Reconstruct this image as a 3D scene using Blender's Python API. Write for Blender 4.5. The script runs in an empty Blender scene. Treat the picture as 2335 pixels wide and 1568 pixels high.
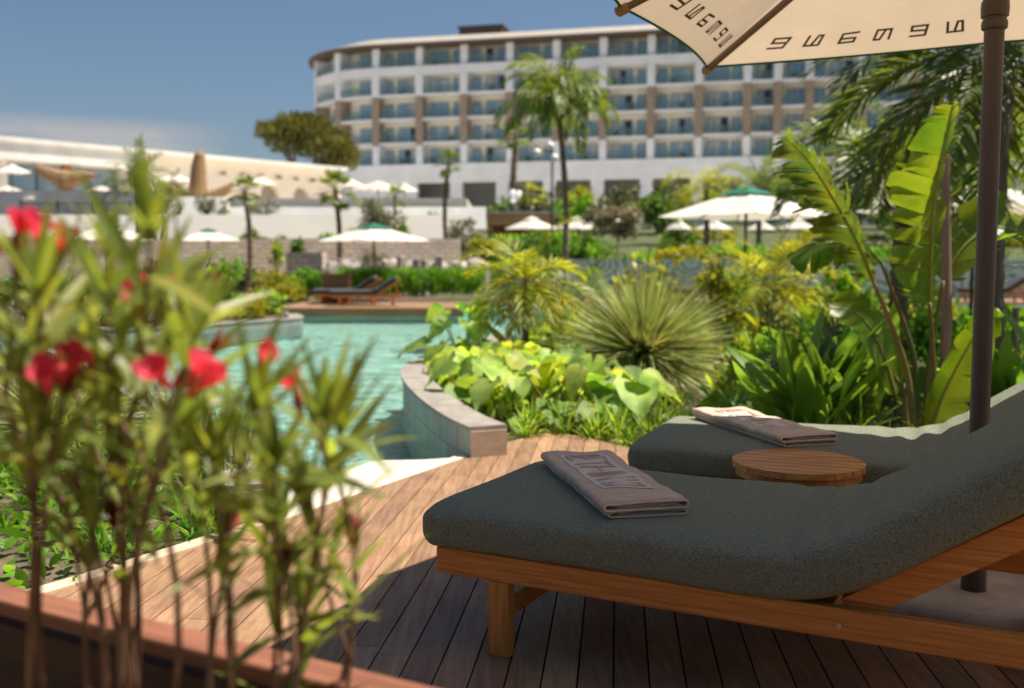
import bpy, bmesh, math, random
from mathutils import Vector, Matrix, geometry
R = math.radians
PI = math.pi
sc = bpy.context.scene
col = sc.collection

# ------------------------------------------------------------------ camera
CAMH, PITCH, FPX = 1.25, R(4.59), 2269.0
cam_d = bpy.data.cameras.new('camera')
cam = bpy.data.objects.new('camera', cam_d)
col.objects.link(cam)
cam.location = (0, 0, CAMH)
cam.rotation_euler = (R(90) - PITCH, 0, 0)
cam_d.lens = 35.0
cam_d.sensor_width = 36.0
cam_d.clip_start = 0.05
cam_d.clip_end = 5000
cam_d.dof.use_dof = True
cam_d.dof.focus_distance = 3.15
cam_d.dof.aperture_fstop = 2.2
sc.camera = cam

# ------------------------------------------------------------------ light
SUN_D = Vector((0.42, 0.06, 1.0)).normalized()      # towards the sun
SUN_EL = math.asin(SUN_D.z)
SUN_ROT = math.atan2(SUN_D.x, SUN_D.y)
w = bpy.data.worlds.new('World')
sc.world = w
w.use_nodes = True
wt = w.node_tree
for n in list(wt.nodes):
    wt.nodes.remove(n)
wo = wt.nodes.new('ShaderNodeOutputWorld')
bg = wt.nodes.new('ShaderNodeBackground')
sky = wt.nodes.new('ShaderNodeTexSky')
sky.sky_type = 'NISHITA'
sky.sun_disc = False
sky.sun_elevation = SUN_EL
sky.sun_rotation = SUN_ROT
sky.air_density = 1.1
sky.dust_density = 1.3
sky.ozone_density = 5.0
sky.altitude = 0
# thin low clouds near the horizon on one side
tc = wt.nodes.new('ShaderNodeTexCoord')
mp = wt.nodes.new('ShaderNodeMapping')
mp.inputs['Scale'].default_value = (3.0, 3.0, 16.0)
wt.links.new(tc.outputs['Generated'], mp.inputs['Vector'])
nz = wt.nodes.new('ShaderNodeTexNoise')
nz.inputs['Scale'].default_value = 2.2
nz.inputs['Detail'].default_value = 8
nz.inputs['Roughness'].default_value = 0.62
wt.links.new(mp.outputs['Vector'], nz.inputs['Vector'])
sep = wt.nodes.new('ShaderNodeSeparateXYZ')
wt.links.new(tc.outputs['Generated'], sep.inputs['Vector'])
def wmap(sock, a, b, c=0.0, d=1.0):
    m = wt.nodes.new('ShaderNodeMapRange')
    m.inputs['From Min'].default_value = a
    m.inputs['From Max'].default_value = b
    m.inputs['To Min'].default_value = c
    m.inputs['To Max'].default_value = d
    wt.links.new(sock, m.inputs['Value'])
    return m.outputs['Result']
def wmul(a, b):
    m = wt.nodes.new('ShaderNodeMath')
    m.operation = 'MULTIPLY'
    wt.links.new(a, m.inputs[0]); wt.links.new(b, m.inputs[1])
    return m.outputs[0]
cl = wmap(nz.outputs['Fac'], 0.40, 0.58)
cl = wmul(cl, wmap(sep.outputs['Z'], 0.136, 0.120))
cl = wmul(cl, wmap(sep.outputs['X'], -0.26, -0.33))
cl = wmul(cl, wmap(sep.outputs['Z'], 0.02, 0.10, 0.3, 0.75))
mx = wt.nodes.new('ShaderNodeMix')
mx.data_type = 'RGBA'
wt.links.new(cl, mx.inputs['Factor'])
wt.links.new(sky.outputs['Color'], mx.inputs['A'])
mx.inputs['B'].default_value = (6.0, 5.7, 5.6, 1)
wt.links.new(mx.outputs['Result'], bg.inputs['Color'])
bg.inputs['Strength'].default_value = 0.05
wt.links.new(bg.outputs[0], wo.inputs['Surface'])

sl = bpy.data.lights.new('sun', 'SUN')
so = bpy.data.objects.new('sun', sl)
col.objects.link(so)
so.location = (20, 5, 40)
so.rotation_euler = SUN_D.to_track_quat('Z', 'Y').to_euler()
sl.energy = 5.0
sl.angle = R(0.53)
sl.color = (1.0, 0.91, 0.77)

sc.view_settings.view_transform = 'Standard'
sc.view_settings.look = 'None'
sc.view_settings.exposure = 0.8
sc.view_settings.gamma = 1.0
sc.render.engine = 'CYCLES'
sc.cycles.use_denoising = True
sc.cycles.max_bounces = 10
sc.cycles.transparent_max_bounces = 16
sc.cycles.caustics_reflective = False
sc.cycles.caustics_refractive = False
sc.cycles.sample_clamp_indirect = 8.0

# ------------------------------------------------------------------ helpers
def ray(u, v):
    x, y = (u - 1167) / FPX, (784 - v) / FPX
    return Vector((x, math.cos(PITCH) + y * math.sin(PITCH), -math.sin(PITCH) + y * math.cos(PITCH)))
def at(u, v, Y):
    d = ray(u, v)
    return Vector((0, 0, CAMH)) + d * (Y / d.y)
def gp(u, v, z=0.0):
    d = ray(u, v)
    return Vector((0, 0, CAMH)) + d * ((z - CAMH) / d.z)
def V(*a):
    return Vector(a)
def lerp(a, b, t):
    return a + (b - a) * t
UP = Vector((0, 0, 1))

def lance(t):
    return max(0.0, math.sin(PI * min(1, 0.06 + 0.94 * t ** 0.8)))
def strap(t):
    return min(1.0, (1 - t) * 3.0) if t > 0.5 else 0.7 + 0.6 * min(t, 0.5)
def oval(t):
    return math.sin(PI * (0.04 + 0.96 * t)) ** 0.7 if t < 1 else 0

class MB:
    """collects shapes; build() links them as one mesh object"""
    def __init__(s):
        s.v, s.f, s.m, s.cur = [], [], [], 0
    def add(s, vs, fs):
        o = len(s.v)
        s.v.extend([tuple(p) for p in vs])
        for f in fs:
            s.f.append(tuple(i + o for i in f))
            s.m.append(s.cur)
    def box(s, x0, x1, y0, y1, z0, z1, mat=None, bev=0.0):
        if bev > 0:
            bm = bmesh.new()
            bmesh.ops.create_cube(bm, size=1)
            for q in bm.verts:
                q.co = Vector(((x0 + x1) / 2 + q.co.x * (x1 - x0), (y0 + y1) / 2 + q.co.y * (y1 - y0), (z0 + z1) / 2 + q.co.z * (z1 - z0)))
            bmesh.ops.bevel(bm, geom=bm.edges[:], offset=bev, segments=2, affect='EDGES', profile=0.5)
            bm.verts.index_update()
            vs = [q.co.copy() for q in bm.verts]
            fs = [tuple(q.index for q in f.verts) for f in bm.faces]
            bm.free()
        else:
            vs = [Vector((x, y, z)) for z in (z0, z1) for y in (y0, y1) for x in (x0, x1)]
            fs = [(0, 2, 3, 1), (4, 5, 7, 6), (0, 1, 5, 4), (2, 6, 7, 3), (0, 4, 6, 2), (1, 3, 7, 5)]
        if mat is not None:
            vs = [mat @ p for p in vs]
        s.add(vs, fs)
    def bar(s, p, q, wd, ht, up=UP, bev=0.0):
        p, q = Vector(p), Vector(q)
        d = q - p
        L = d.length
        x = d.normalized()
        y = Vector(up).cross(x)
        if y.length < 1e-5:
            y = Vector((0, 1, 0))
        y.normalize()
        z = x.cross(y)
        M4 = Matrix((x, y, z)).transposed().to_4x4()
        M4.translation = p
        s.box(0, L, -wd / 2, wd / 2, -ht / 2, ht / 2, M4, bev)
    def tube(s, pts, rad, n=6, cap=True):
        pts = [Vector(p) for p in pts]
        if not hasattr(rad, '__len__'):
            rad = [rad] * len(pts)
        vs, fs = [], []
        ref = None
        for i, p in enumerate(pts):
            t = (pts[min(i + 1, len(pts) - 1)] - pts[max(i - 1, 0)])
            t = t.normalized() if t.length > 1e-9 else UP
            if ref is None:
                ref = Vector((1, 0, 0)) if abs(t.x) < 0.8 else Vector((0, 1, 0))
            a = (ref - t * ref.dot(t)).normalized()
            ref = a
            b = t.cross(a)
            for k in range(n):
                c = 2 * PI * k / n
                vs.append(p + (a * math.cos(c) + b * math.sin(c)) * rad[i])
        for i in range(len(pts) - 1):
            for k in range(n):
                k2 = (k + 1) % n
                fs.append((i * n + k, i * n + k2, (i + 1) * n + k2, (i + 1) * n + k))
        if cap:
            fs.append(tuple(range(n - 1, -1, -1)))
            fs.append(tuple((len(pts) - 1) * n + k for k in range(n)))
        s.add(vs, fs)
    def lathe(s, prof, c=(0, 0, 0), n=24, cap=True):
        c = Vector(c)
        vs, fs = [], []
        for r, z in prof:
            for k in range(n):
                a = 2 * PI * k / n
                vs.append(c + Vector((r * math.cos(a), r * math.sin(a), z)))
        for i in range(len(prof) - 1):
            for k in range(n):
                k2 = (k + 1) % n
                fs.append((i * n + k, i * n + k2, (i + 1) * n + k2, (i + 1) * n + k))
        if cap:
            fs.append(tuple(range(n - 1, -1, -1)))
            fs.append(tuple((len(prof) - 1) * n + k for k in range(n)))
        s.add(vs, fs)
    def prism(s, poly, z0, z1, top=None):
        n = len(poly)
        vs = [Vector((p[0], p[1], z0)) for p in poly] + [Vector((p[0], p[1], z1)) for p in poly]
        fs = [(i, (i + 1) % n, n + (i + 1) % n, n + i) for i in range(n)]
        fs.append(tuple(range(n - 1, -1, -1)))
        fs.append(tuple(range(n, 2 * n)))
        s.add(vs, fs)
    def blade(s, p, d, side, L, wd, droop=0.4, n=4, prof=lance, cup=0.0, grav=None):
        p = Vector(p)
        d = Vector(d).normalized()
        side = Vector(side)
        side = side - d * side.dot(d)
        side = side.normalized() if side.length > 1e-6 else d.orthogonal().normalized()
        vs, fs = [], []
        st = L / n
        g = grav or Vector((0, 0, -1))
        for i in range(n + 1):
            t = i / n
            if i == n:
                vs.append(p)
            else:
                h = side * (wd * 0.5 * prof(t))
                if cup:
                    nn = d.cross(side)
                    c = nn * (cup * wd * prof(t))
                    vs += [p - h + c, p, p + h + c]
                else:
                    vs += [p - h, p + h]
            p = p + d * st
            d = (d + g * (droop / n)).normalized()
        k = 3 if cup else 2
        for i in range(n - 1):
            for j in range(k - 1):
                fs.append((i * k + j, i * k + j + 1, (i + 1) * k + j + 1, (i + 1) * k + j))
        b = (n - 1) * k
        for j in range(k - 1):
            fs.append((b + j, b + j + 1, n * k))
        s.add(vs, fs)
    def build(s, name, mats, parent=None, org=None, smooth=False, angle=None):
        if not isinstance(mats, (list, tuple)):
            mats = [mats]
        me = bpy.data.meshes.new(name)
        off = Vector((0, 0, 0))
        if org is not None:
            off = Vector(org)
        vs = [(a - off.x, b - off.y, c - off.z) for a, b, c in s.v]
        me.from_pydata(vs, [], s.f)
        for m in mats:
            me.materials.append(m)
        if len(mats) > 1:
            me.polygons.foreach_set('material_index', s.m)
        if smooth:
            me.polygons.foreach_set('use_smooth', [True] * len(me.polygons))
            if angle is not None:
                try:
                    me.set_sharp_from_angle(angle=angle)
                except Exception:
                    pass
        me.validate()
        me.update()
        o = bpy.data.objects.new(name, me)
        col.objects.link(o)
        if parent is not None:
            o.parent = parent
        elif org is not None:
            o.location = off
        return o

def tag(o, label=None, cat=None, group=None, kind=None):
    if label: o['label'] = label
    if cat: o['category'] = cat
    if group: o['group'] = group
    if kind: o['kind'] = kind
    return o
def thing(name, label, cat, loc=(0, 0, 0), rz=0.0, group=None):
    o = bpy.data.objects.new(name, None)
    col.objects.link(o)
    o.empty_display_size = 0.1
    o.location = loc
    o.rotation_euler = (0, 0, rz)
    return tag(o, label, cat, group)
CH = {}
def kids(o):
    return [c for c in bpy.data.objects if c.parent == o]
def copy_tree(o, parent=None):
    c = o.copy()
    col.objects.link(c)
    c.parent = parent
    for k in kids(o):
        copy_tree(k, c)
    return c
def structure(o, label=None):
    o['kind'] = 'structure'
    if label: o['label'] = label
    return o

# ------------------------------------------------------------------ materials
def mat(name, c1, c2=None, rough=0.6, scale=6.0, detail=4.0, bump=0.0, bscale=60.0, spec=0.4,
        trans=0.0, isl=0.0, metal=0.0, stretch=None, tcol=None, contrast=(0.35, 0.65), sheen=0.0, rot=0.0, hue=0.0, bdist=0.02, stain=0.0, sscale=1.3):
    m = bpy.data.materials.new(name)
    m.use_nodes = True
    t = m.node_tree
    N, L = t.nodes, t.links
    p = N['Principled BSDF']
    p.inputs['Roughness'].default_value = rough
    p.inputs['Specular IOR Level'].default_value = spec
    p.inputs['Metallic'].default_value = metal
    if sheen:
        p.inputs['Sheen Weight'].default_value = sheen
        p.inputs['Sheen Roughness'].default_value = 0.6
    co = N.new('ShaderNodeTexCoord')
    mpn = N.new('ShaderNodeMapping')
    L.new(co.outputs['Object'], mpn.inputs['Vector'])
    mpn.inputs['Rotation'].default_value = (0, 0, rot)
    if stretch:
        mpn.inputs['Scale'].default_value = stretch
    c2 = c2 or tuple(min(1, x * 1.25) for x in c1)
    no = N.new('ShaderNodeTexNoise')
    no.inputs['Scale'].default_value = scale
    no.inputs['Detail'].default_value = detail
    no.inputs['Roughness'].default_value = 0.6
    L.new(mpn.outputs['Vector'], no.inputs['Vector'])
    rp = N.new('ShaderNodeValToRGB')
    rp.color_ramp.elements[0].position = contrast[0]
    rp.color_ramp.elements[1].position = contrast[1]
    rp.color_ramp.elements[0].color = (*c1, 1)
    rp.color_ramp.elements[1].color = (*c2, 1)
    L.new(no.outputs['Fac'], rp.inputs['Fac'])
    colr = rp.outputs['Color']
    if isl:
        ge = N.new('ShaderNodeNewGeometry')
        hs = N.new('ShaderNodeHueSaturation')
        mr = N.new('ShaderNodeMapRange')
        mr.inputs['To Min'].default_value = 1 - isl
        mr.inputs['To Max'].default_value = 1 + isl
        L.new(ge.outputs['Random Per Island'], mr.inputs['Value'])
        L.new(mr.outputs['Result'], hs.inputs['Value'])
        if hue:
            wn = N.new('ShaderNodeTexWhiteNoise')
            wn.noise_dimensions = '1D'
            L.new(ge.outputs['Random Per Island'], wn.inputs['W'])
            mh = N.new('ShaderNodeMapRange')
            mh.inputs['To Min'].default_value = 0.5 - hue
            mh.inputs['To Max'].default_value = 0.5 + hue
            L.new(wn.outputs['Value'], mh.inputs['Value'])
            L.new(mh.outputs['Result'], hs.inputs['Hue'])
        L.new(colr, hs.inputs['Color'])
        colr = hs.outputs['Color']
    if stain:                      # wear and weather marks with a shape of their own
        sn = N.new('ShaderNodeTexNoise')
        sn.inputs['Scale'].default_value = sscale
        sn.inputs['Detail'].default_value = 7
        sn.inputs['Roughness'].default_value = 0.7
        L.new(co.outputs['Object'], sn.inputs['Vector'])
        sr = N.new('ShaderNodeMapRange')
        sr.inputs['From Min'].default_value = 0.35
        sr.inputs['From Max'].default_value = 0.62
        sr.inputs['To Min'].default_value = 1 - stain
        sr.inputs['To Max'].default_value = 1.06
        L.new(sn.outputs['Fac'], sr.inputs['Value'])
        sh = N.new('ShaderNodeHueSaturation')
        L.new(sr.outputs['Result'], sh.inputs['Value'])
        L.new(colr, sh.inputs['Color'])
        colr = sh.outputs['Color']
    L.new(colr, p.inputs['Base Color'])
    nrm = None
    if bump:
        bn = N.new('ShaderNodeTexNoise')
        bn.inputs['Scale'].default_value = bscale
        bn.inputs['Detail'].default_value = 3
        L.new(mpn.outputs['Vector'], bn.inputs['Vector'])
        bu = N.new('ShaderNodeBump')
        bu.inputs['Strength'].default_value = bump
        bu.inputs['Distance'].default_value = bdist
        L.new(bn.outputs['Fac'], bu.inputs['Height'])
        L.new(bu.outputs['Normal'], p.inputs['Normal'])
    if trans:
        out = N['Material Output']
        ms = N.new('ShaderNodeMixShader')
        ms.inputs['Fac'].default_value = trans
        tr = N.new('ShaderNodeBsdfTranslucent')
        if tcol:
            mc = N.new('ShaderNodeMix')
            mc.data_type = 'RGBA'
            mc.blend_type = 'MULTIPLY'
            mc.inputs['Factor'].default_value = 1.0
            L.new(colr, mc.inputs['A'])
            mc.inputs['B'].default_value = (*tcol, 1)
            L.new(mc.outputs['Result'], tr.inputs['Color'])
        else:
            L.new(colr, tr.inputs['Color'])
        L.new(p.outputs[0], ms.inputs[1])
        L.new(tr.outputs[0], ms.inputs[2])
        L.new(ms.outputs[0], out.inputs['Surface'])
    return m

LT = (2.3, 2.2, 1.0)          # what passes through a leaf is yellower and brighter than what it reflects
def leafm(name, c1, c2, trans=0.45, isl=0.35, scale=3.0, rough=0.45, hue=0.025, tcol=LT):
    c1 = (c1[0] * 1.08, c1[1] * 1.1, c1[2] * .85); c2 = (c2[0] * 1.08, c2[1] * 1.1, c2[2] * .85)
    return mat(name, c1, c2, rough=rough, scale=scale, trans=trans, isl=isl, hue=hue, tcol=tcol, spec=0.45)

M = {}
M['soil'] = mat('soil', (0.06, 0.045, 0.03), (0.15, 0.11, 0.075), rough=0.95, scale=3, bump=0.8, bscale=25)
M['turf'] = mat('turf', (0.035, 0.065, 0.012), (0.11, 0.11, 0.05), rough=0.9, scale=2, bump=0.8, bscale=50)
M['deck'] = mat('deck_wood', (0.225, 0.12, 0.064), (0.385, 0.228, 0.13), rough=0.62, scale=5, stretch=(9.0, 0.6, 9.0), rot=R(6), isl=0.2, stain=0.28, sscale=2.2, bump=0.35, bscale=18, bdist=0.004, hue=0.006, contrast=(0.3, 0.7))
M['deck_edge'] = mat('edge_board', (0.50, 0.38, 0.26), (0.66, 0.52, 0.38), rough=0.7, scale=6)
M['teak'] = mat('teak', (0.37, 0.115, 0.022), (0.76, 0.325, 0.08), rough=0.42, scale=5, detail=8, stretch=(0.7, 22.0, 22.0), bump=0.25, bscale=12, bdist=0.003, contrast=(0.3, 0.7))
M['teak_leg'] = mat('teak_upright', (0.42, 0.16, 0.035), (0.66, 0.30, 0.08), rough=0.42, scale=4, stretch=(14.0, 14.0, 1.0), bump=0.25, bscale=12, bdist=0.003, contrast=(0.3, 0.7))
M['teak_top'] = mat('teak_slats', (0.44, 0.165, 0.04), (0.70, 0.32, 0.095), rough=0.5, scale=4, stretch=(1.2, 14.0, 14.0), isl=0.14, bump=0.2, bscale=12, bdist=0.003)
M['planter'] = mat('red_timber', (0.17, 0.065, 0.035), (0.28, 0.11, 0.058), rough=0.5, scale=3, stretch=(1, 10, 10), bump=0.2, bscale=12, rot=R(28.6), bdist=0.003)
M['shadeboard'] = mat('shade_darkened_board', (0.05, 0.024, 0.014), (0.09, 0.04, 0.022), rough=0.7, scale=3, stretch=(1, 10, 10))  # planter inside: the shade under the rim is put into this colour
M['terry'] = mat('terry_green', (0.135, 0.155, 0.098), (0.36, 0.39, 0.265), rough=0.95, scale=190, detail=6, bump=1.0, bscale=190, spec=0.1, sheen=0.25, bdist=0.02)
M['towel'] = mat('terry_taupe', (0.64, 0.43, 0.295), (0.74, 0.52, 0.37), rough=0.95, scale=20, bump=0.8, bscale=300, spec=0.1, sheen=0.3, bdist=0.006)
M['towel_panel'] = mat('flat_weave', (0.66, 0.57, 0.51), (0.72, 0.63, 0.56), rough=0.9, scale=30, bump=0.3, bscale=500, spec=0.1, bdist=0.002)
M['towel_hem'] = mat('towel_hem', (0.66, 0.52, 0.44), None, rough=0.9, scale=30)
M['pole'] = mat('brown_metal', (0.078, 0.056, 0.043), (0.095, 0.068, 0.052), rough=0.42, scale=3, spec=0.5)
M['ribm'] = mat('brown_rib', (0.15, 0.095, 0.06), (0.18, 0.115, 0.075), rough=0.5, scale=3)
M['ribcap'] = mat('rib_cap', (0.32, 0.19, 0.08), None, rough=0.5)
M['canopy'] = mat('canopy_cream', (0.56, 0.49, 0.405), (0.60, 0.525, 0.435), rough=0.85, scale=5, trans=0.40, tcol=(1.0, 0.92, 0.81), spec=0.1, bump=0.15, bscale=400, bdist=0.001)
M['print'] = mat('canopy_print', (0.13, 0.085, 0.05), None, rough=0.9, trans=0.15)
M['green_trim'] = mat('green_trim', (0.01, 0.09, 0.055), (0.012, 0.11, 0.07), rough=0.7)
M['green_cap'] = mat('green_cap', (0.01, 0.16, 0.10), (0.015, 0.2, 0.13), rough=0.75, trans=0.25)
M['white_canopy'] = mat('canopy_white', (0.80, 0.77, 0.70), (0.84, 0.81, 0.75), rough=0.85, scale=2, trans=0.3, tcol=(1, 0.93, 0.83), spec=0.1)
M['concrete'] = mat('concrete', (0.36, 0.31, 0.26), (0.46, 0.40, 0.34), rough=0.85, scale=9, bump=0.2, bscale=80, bdist=0.004)
M['dark'] = mat('dark_metal', (0.03, 0.028, 0.026), (0.045, 0.042, 0.04), rough=0.5)
M['greenpole'] = mat('dark_green_metal', (0.02, 0.05, 0.035), None, rough=0.5)
M['bolt'] = mat('steel', (0.35, 0.31, 0.26), None, rough=0.35, metal=0.8)
M['globe'] = mat('white_globe', (0.8, 0.8, 0.78), None, rough=0.3)
M['threshold'] = mat('white_stone', (0.60, 0.54, 0.45), (0.72, 0.66, 0.56), rough=0.7, scale=7, bump=0.1, bscale=60)
M['stone'] = mat('coping_stone', (0.22, 0.195, 0.175), (0.32, 0.285, 0.25), rough=0.75, scale=7, bump=0.25, bscale=60, bdist=0.006)
M['endstone'] = mat('sunlit_end_stone', (0.40, 0.31, 0.225), (0.50, 0.40, 0.30), rough=0.75, scale=6, stretch=(1, 1, 5))
M['white'] = mat('white_render', (0.76, 0.75, 0.72), (0.82, 0.81, 0.79), rough=0.8, scale=1.2, stain=0.12, sscale=0.5)
M['offwhite'] = mat('hotel_render', (0.70, 0.74, 0.80), (0.75, 0.785, 0.84), rough=0.8, scale=0.4, stain=0.1, sscale=0.3)
M['cream'] = mat('cream_render', (0.84, 0.76, 0.65), (0.88, 0.81, 0.71), rough=0.85, scale=0.8)
M['beige_wall'] = mat('beige_wall', (0.78, 0.74, 0.66), (0.83, 0.79, 0.71), rough=0.85, scale=0.6)
M['roof'] = mat('beige_roof', (0.33, 0.30, 0.26), (0.38, 0.345, 0.30), rough=0.7, scale=0.8)
M['roof_dark'] = mat('dark_eave', (0.09, 0.06, 0.045), None, rough=0.6)
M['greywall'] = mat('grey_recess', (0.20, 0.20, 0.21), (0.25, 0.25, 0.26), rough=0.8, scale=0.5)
M['winframe'] = mat('window_frame', (0.10, 0.10, 0.10), None, rough=0.5)
M['curtain'] = mat('curtain', (0.62, 0.62, 0.64), (0.7, 0.7, 0.72), rough=0.9, scale=2, stretch=(8, 8, 0.4))
M['straw'] = mat('straw_thatch', (0.22, 0.13, 0.06), (0.42, 0.27, 0.14), rough=0.9, scale=6, stretch=(3, 3, 1), bump=0.8, bscale=14)
M['wood_far'] = mat('brown_wood', (0.28, 0.12, 0.05), (0.38, 0.18, 0.08), rough=0.6, scale=3, stretch=(1, 1, 8))
M['bark'] = mat('palm_bark', (0.13, 0.085, 0.055), (0.27, 0.19, 0.13), rough=0.9, scale=5, stretch=(1, 1, 5), bump=0.8, bscale=16)
M['barkgrey'] = mat('grey_bark', (0.13, 0.105, 0.085), (0.24, 0.20, 0.165), rough=0.9, scale=5, stretch=(3, 3, 0.6), bump=0.5, bscale=16)
M['stem'] = mat('oleander_stem', (0.13, 0.065, 0.04), (0.27, 0.165, 0.10), rough=0.7, scale=12)
M['stake'] = mat('pink_stake', (0.24, 0.155, 0.12), (0.33, 0.22, 0.17), rough=0.7, scale=4, stretch=(10, 10, 0.7))
M['rope'] = mat('white_rope', (0.6, 0.58, 0.54), None, rough=0.9)
M['mattdark'] = mat('dark_terry', (0.035, 0.04, 0.042), (0.06, 0.065, 0.066), rough=0.95, scale=8)

M['l_oleander'] = leafm('oleander_leaf', (0.125, 0.165, 0.045), (0.23, 0.265, 0.075), trans=0.42, rough=0.42)
M['l_yellow'] = leafm('yellow_leaf', (0.42, 0.33, 0.03), (0.5, 0.36, 0.05), trans=0.4, tcol=(1.3, 1.1, 0.6))
M['petal'] = mat('red_petal', (0.64, 0.03, 0.095), (0.82, 0.13, 0.18), rough=0.5, scale=20, trans=0.4, isl=0.2, tcol=(1.3, 0.9, 0.9))
M['petalin'] = mat('orange_petal', (0.70, 0.10, 0.05), (0.80, 0.22, 0.07), rough=0.5, scale=20, trans=0.35)
M['bud'] = mat('dark_bud', (0.22, 0.022, 0.02), (0.34, 0.045, 0.03), rough=0.6, scale=20, trans=0.2, isl=0.3)
M['l_taro'] = leafm('taro_leaf', (0.14, 0.235, 0.05), (0.36, 0.41, 0.10), trans=0.42, isl=0.55, scale=5, rough=0.55, hue=0.045, tcol=(2.2, 2.1, 0.9))
M['l_limepalm'] = leafm('lime_palm_leaf', (0.20, 0.23, 0.022), (0.34, 0.35, 0.04), trans=0.42, isl=0.4, tcol=(2.2, 2.0, 0.8))
M['l_windpalm'] = leafm('windblown_palm_leaf', (0.085, 0.13, 0.018), (0.15, 0.19, 0.028), trans=0.42, isl=0.4, tcol=(2.2, 2.0, 0.8))
M['l_palm'] = leafm('palm_leaf', (0.085, 0.125, 0.025), (0.15, 0.19, 0.04), trans=0.38, isl=0.4, tcol=(2.0, 2.0, 0.9))
M['l_darkpalm'] = leafm('dark_palm_leaf', (0.055, 0.09, 0.02), (0.115, 0.15, 0.035), trans=0.34, isl=0.45)
M['l_banana'] = leafm('banana_leaf', (0.09, 0.145, 0.018), (0.14, 0.20, 0.026), trans=0.55, isl=0.15, scale=5, rough=0.35, tcol=(2.8, 2.5, 0.8))
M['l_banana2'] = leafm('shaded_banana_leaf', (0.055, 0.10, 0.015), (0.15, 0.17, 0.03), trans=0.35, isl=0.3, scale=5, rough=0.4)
M['midrib'] = mat('leaf_midrib', (0.20, 0.22, 0.05), (0.28, 0.27, 0.07), rough=0.5)
M['petiole'] = mat('petiole', (0.10, 0.13, 0.03), (0.22, 0.14, 0.05), rough=0.5, scale=3)
M['l_canna'] = leafm('broad_leaf', (0.10, 0.20, 0.035), (0.20, 0.31, 0.06), trans=0.45, isl=0.5, rough=0.4)
M['l_grass'] = leafm('strap_leaf', (0.15, 0.23, 0.035), (0.26, 0.33, 0.06), trans=0.42, isl=0.45)
M['l_spiky'] = leafm('spiky_leaf', (0.25, 0.31, 0.16), (0.44, 0.45, 0.22), trans=0.2, isl=0.45, tcol=(1.8, 1.6, 0.9), hue=0.03)
M['l_hedge'] = leafm('hedge_leaf', (0.075, 0.18, 0.018), (0.15, 0.28, 0.03), trans=0.42, isl=0.4, hue=0.02)
M['l_golden'] = leafm('golden_leaf', (0.20, 0.22, 0.022), (0.34, 0.33, 0.04), trans=0.42, isl=0.4, tcol=(1.8, 1.6, 0.7))
M['l_olive'] = leafm('olive_leaf', (0.12, 0.125, 0.07), (0.2, 0.2, 0.125), trans=0.25, isl=0.35, tcol=(1.3, 1.25, 1.0))
M['l_pale'] = leafm('pale_plume', (0.24, 0.21, 0.165), (0.35, 0.30, 0.24), trans=0.3, isl=0.3, tcol=(1.3, 1.2, 1.1))
M['l_pine'] = leafm('pine_needle', (0.085, 0.09, 0.016), (0.16, 0.15, 0.03), trans=0.25, isl=0.4, tcol=(1.6, 1.4, 0.8))
M['l_bush'] = leafm('bush_leaf', (0.055, 0.11, 0.018), (0.11, 0.175, 0.03), trans=0.38, isl=0.45)
M['litter'] = mat('leaf_litter', (0.16, 0.09, 0.04), (0.38, 0.25, 0.12), rough=0.9, scale=9, isl=0.5)

def glass_mat(name, tint, fac):
    m = bpy.data.materials.new(name)
    m.use_nodes = True
    t = m.node_tree; N, L = t.nodes, t.links
    out = N['Material Output']
    p = N['Principled BSDF']
    p.inputs['Base Color'].default_value = (*tint, 1)
    p.inputs['Roughness'].default_value = 0.08
    tr = N.new('ShaderNodeBsdfTransparent')
    tr.inputs['Color'].default_value = (0.75 + tint[0] * 0.25, 0.9, 0.9, 1)
    ms = N.new('ShaderNodeMixShader')
    ms.inputs['Fac'].default_value = fac
    L.new(tr.outputs[0], ms.inputs[1]); L.new(p.outputs[0], ms.inputs[2])
    L.new(ms.outputs[0], out.inputs['Surface'])
    return m
M['balus'] = glass_mat('teal_balustrade_glass', (0.34, 0.50, 0.50), 0.12)
M['window'] = mat('window_glass', (0.20, 0.34, 0.50), (0.36, 0.50, 0.64), rough=0.06, scale=0.25, spec=0.9)
M['darkwin'] = mat('dark_window', (0.015, 0.018, 0.022), (0.03, 0.035, 0.045), rough=0.1, scale=0.3, spec=0.6)

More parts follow.
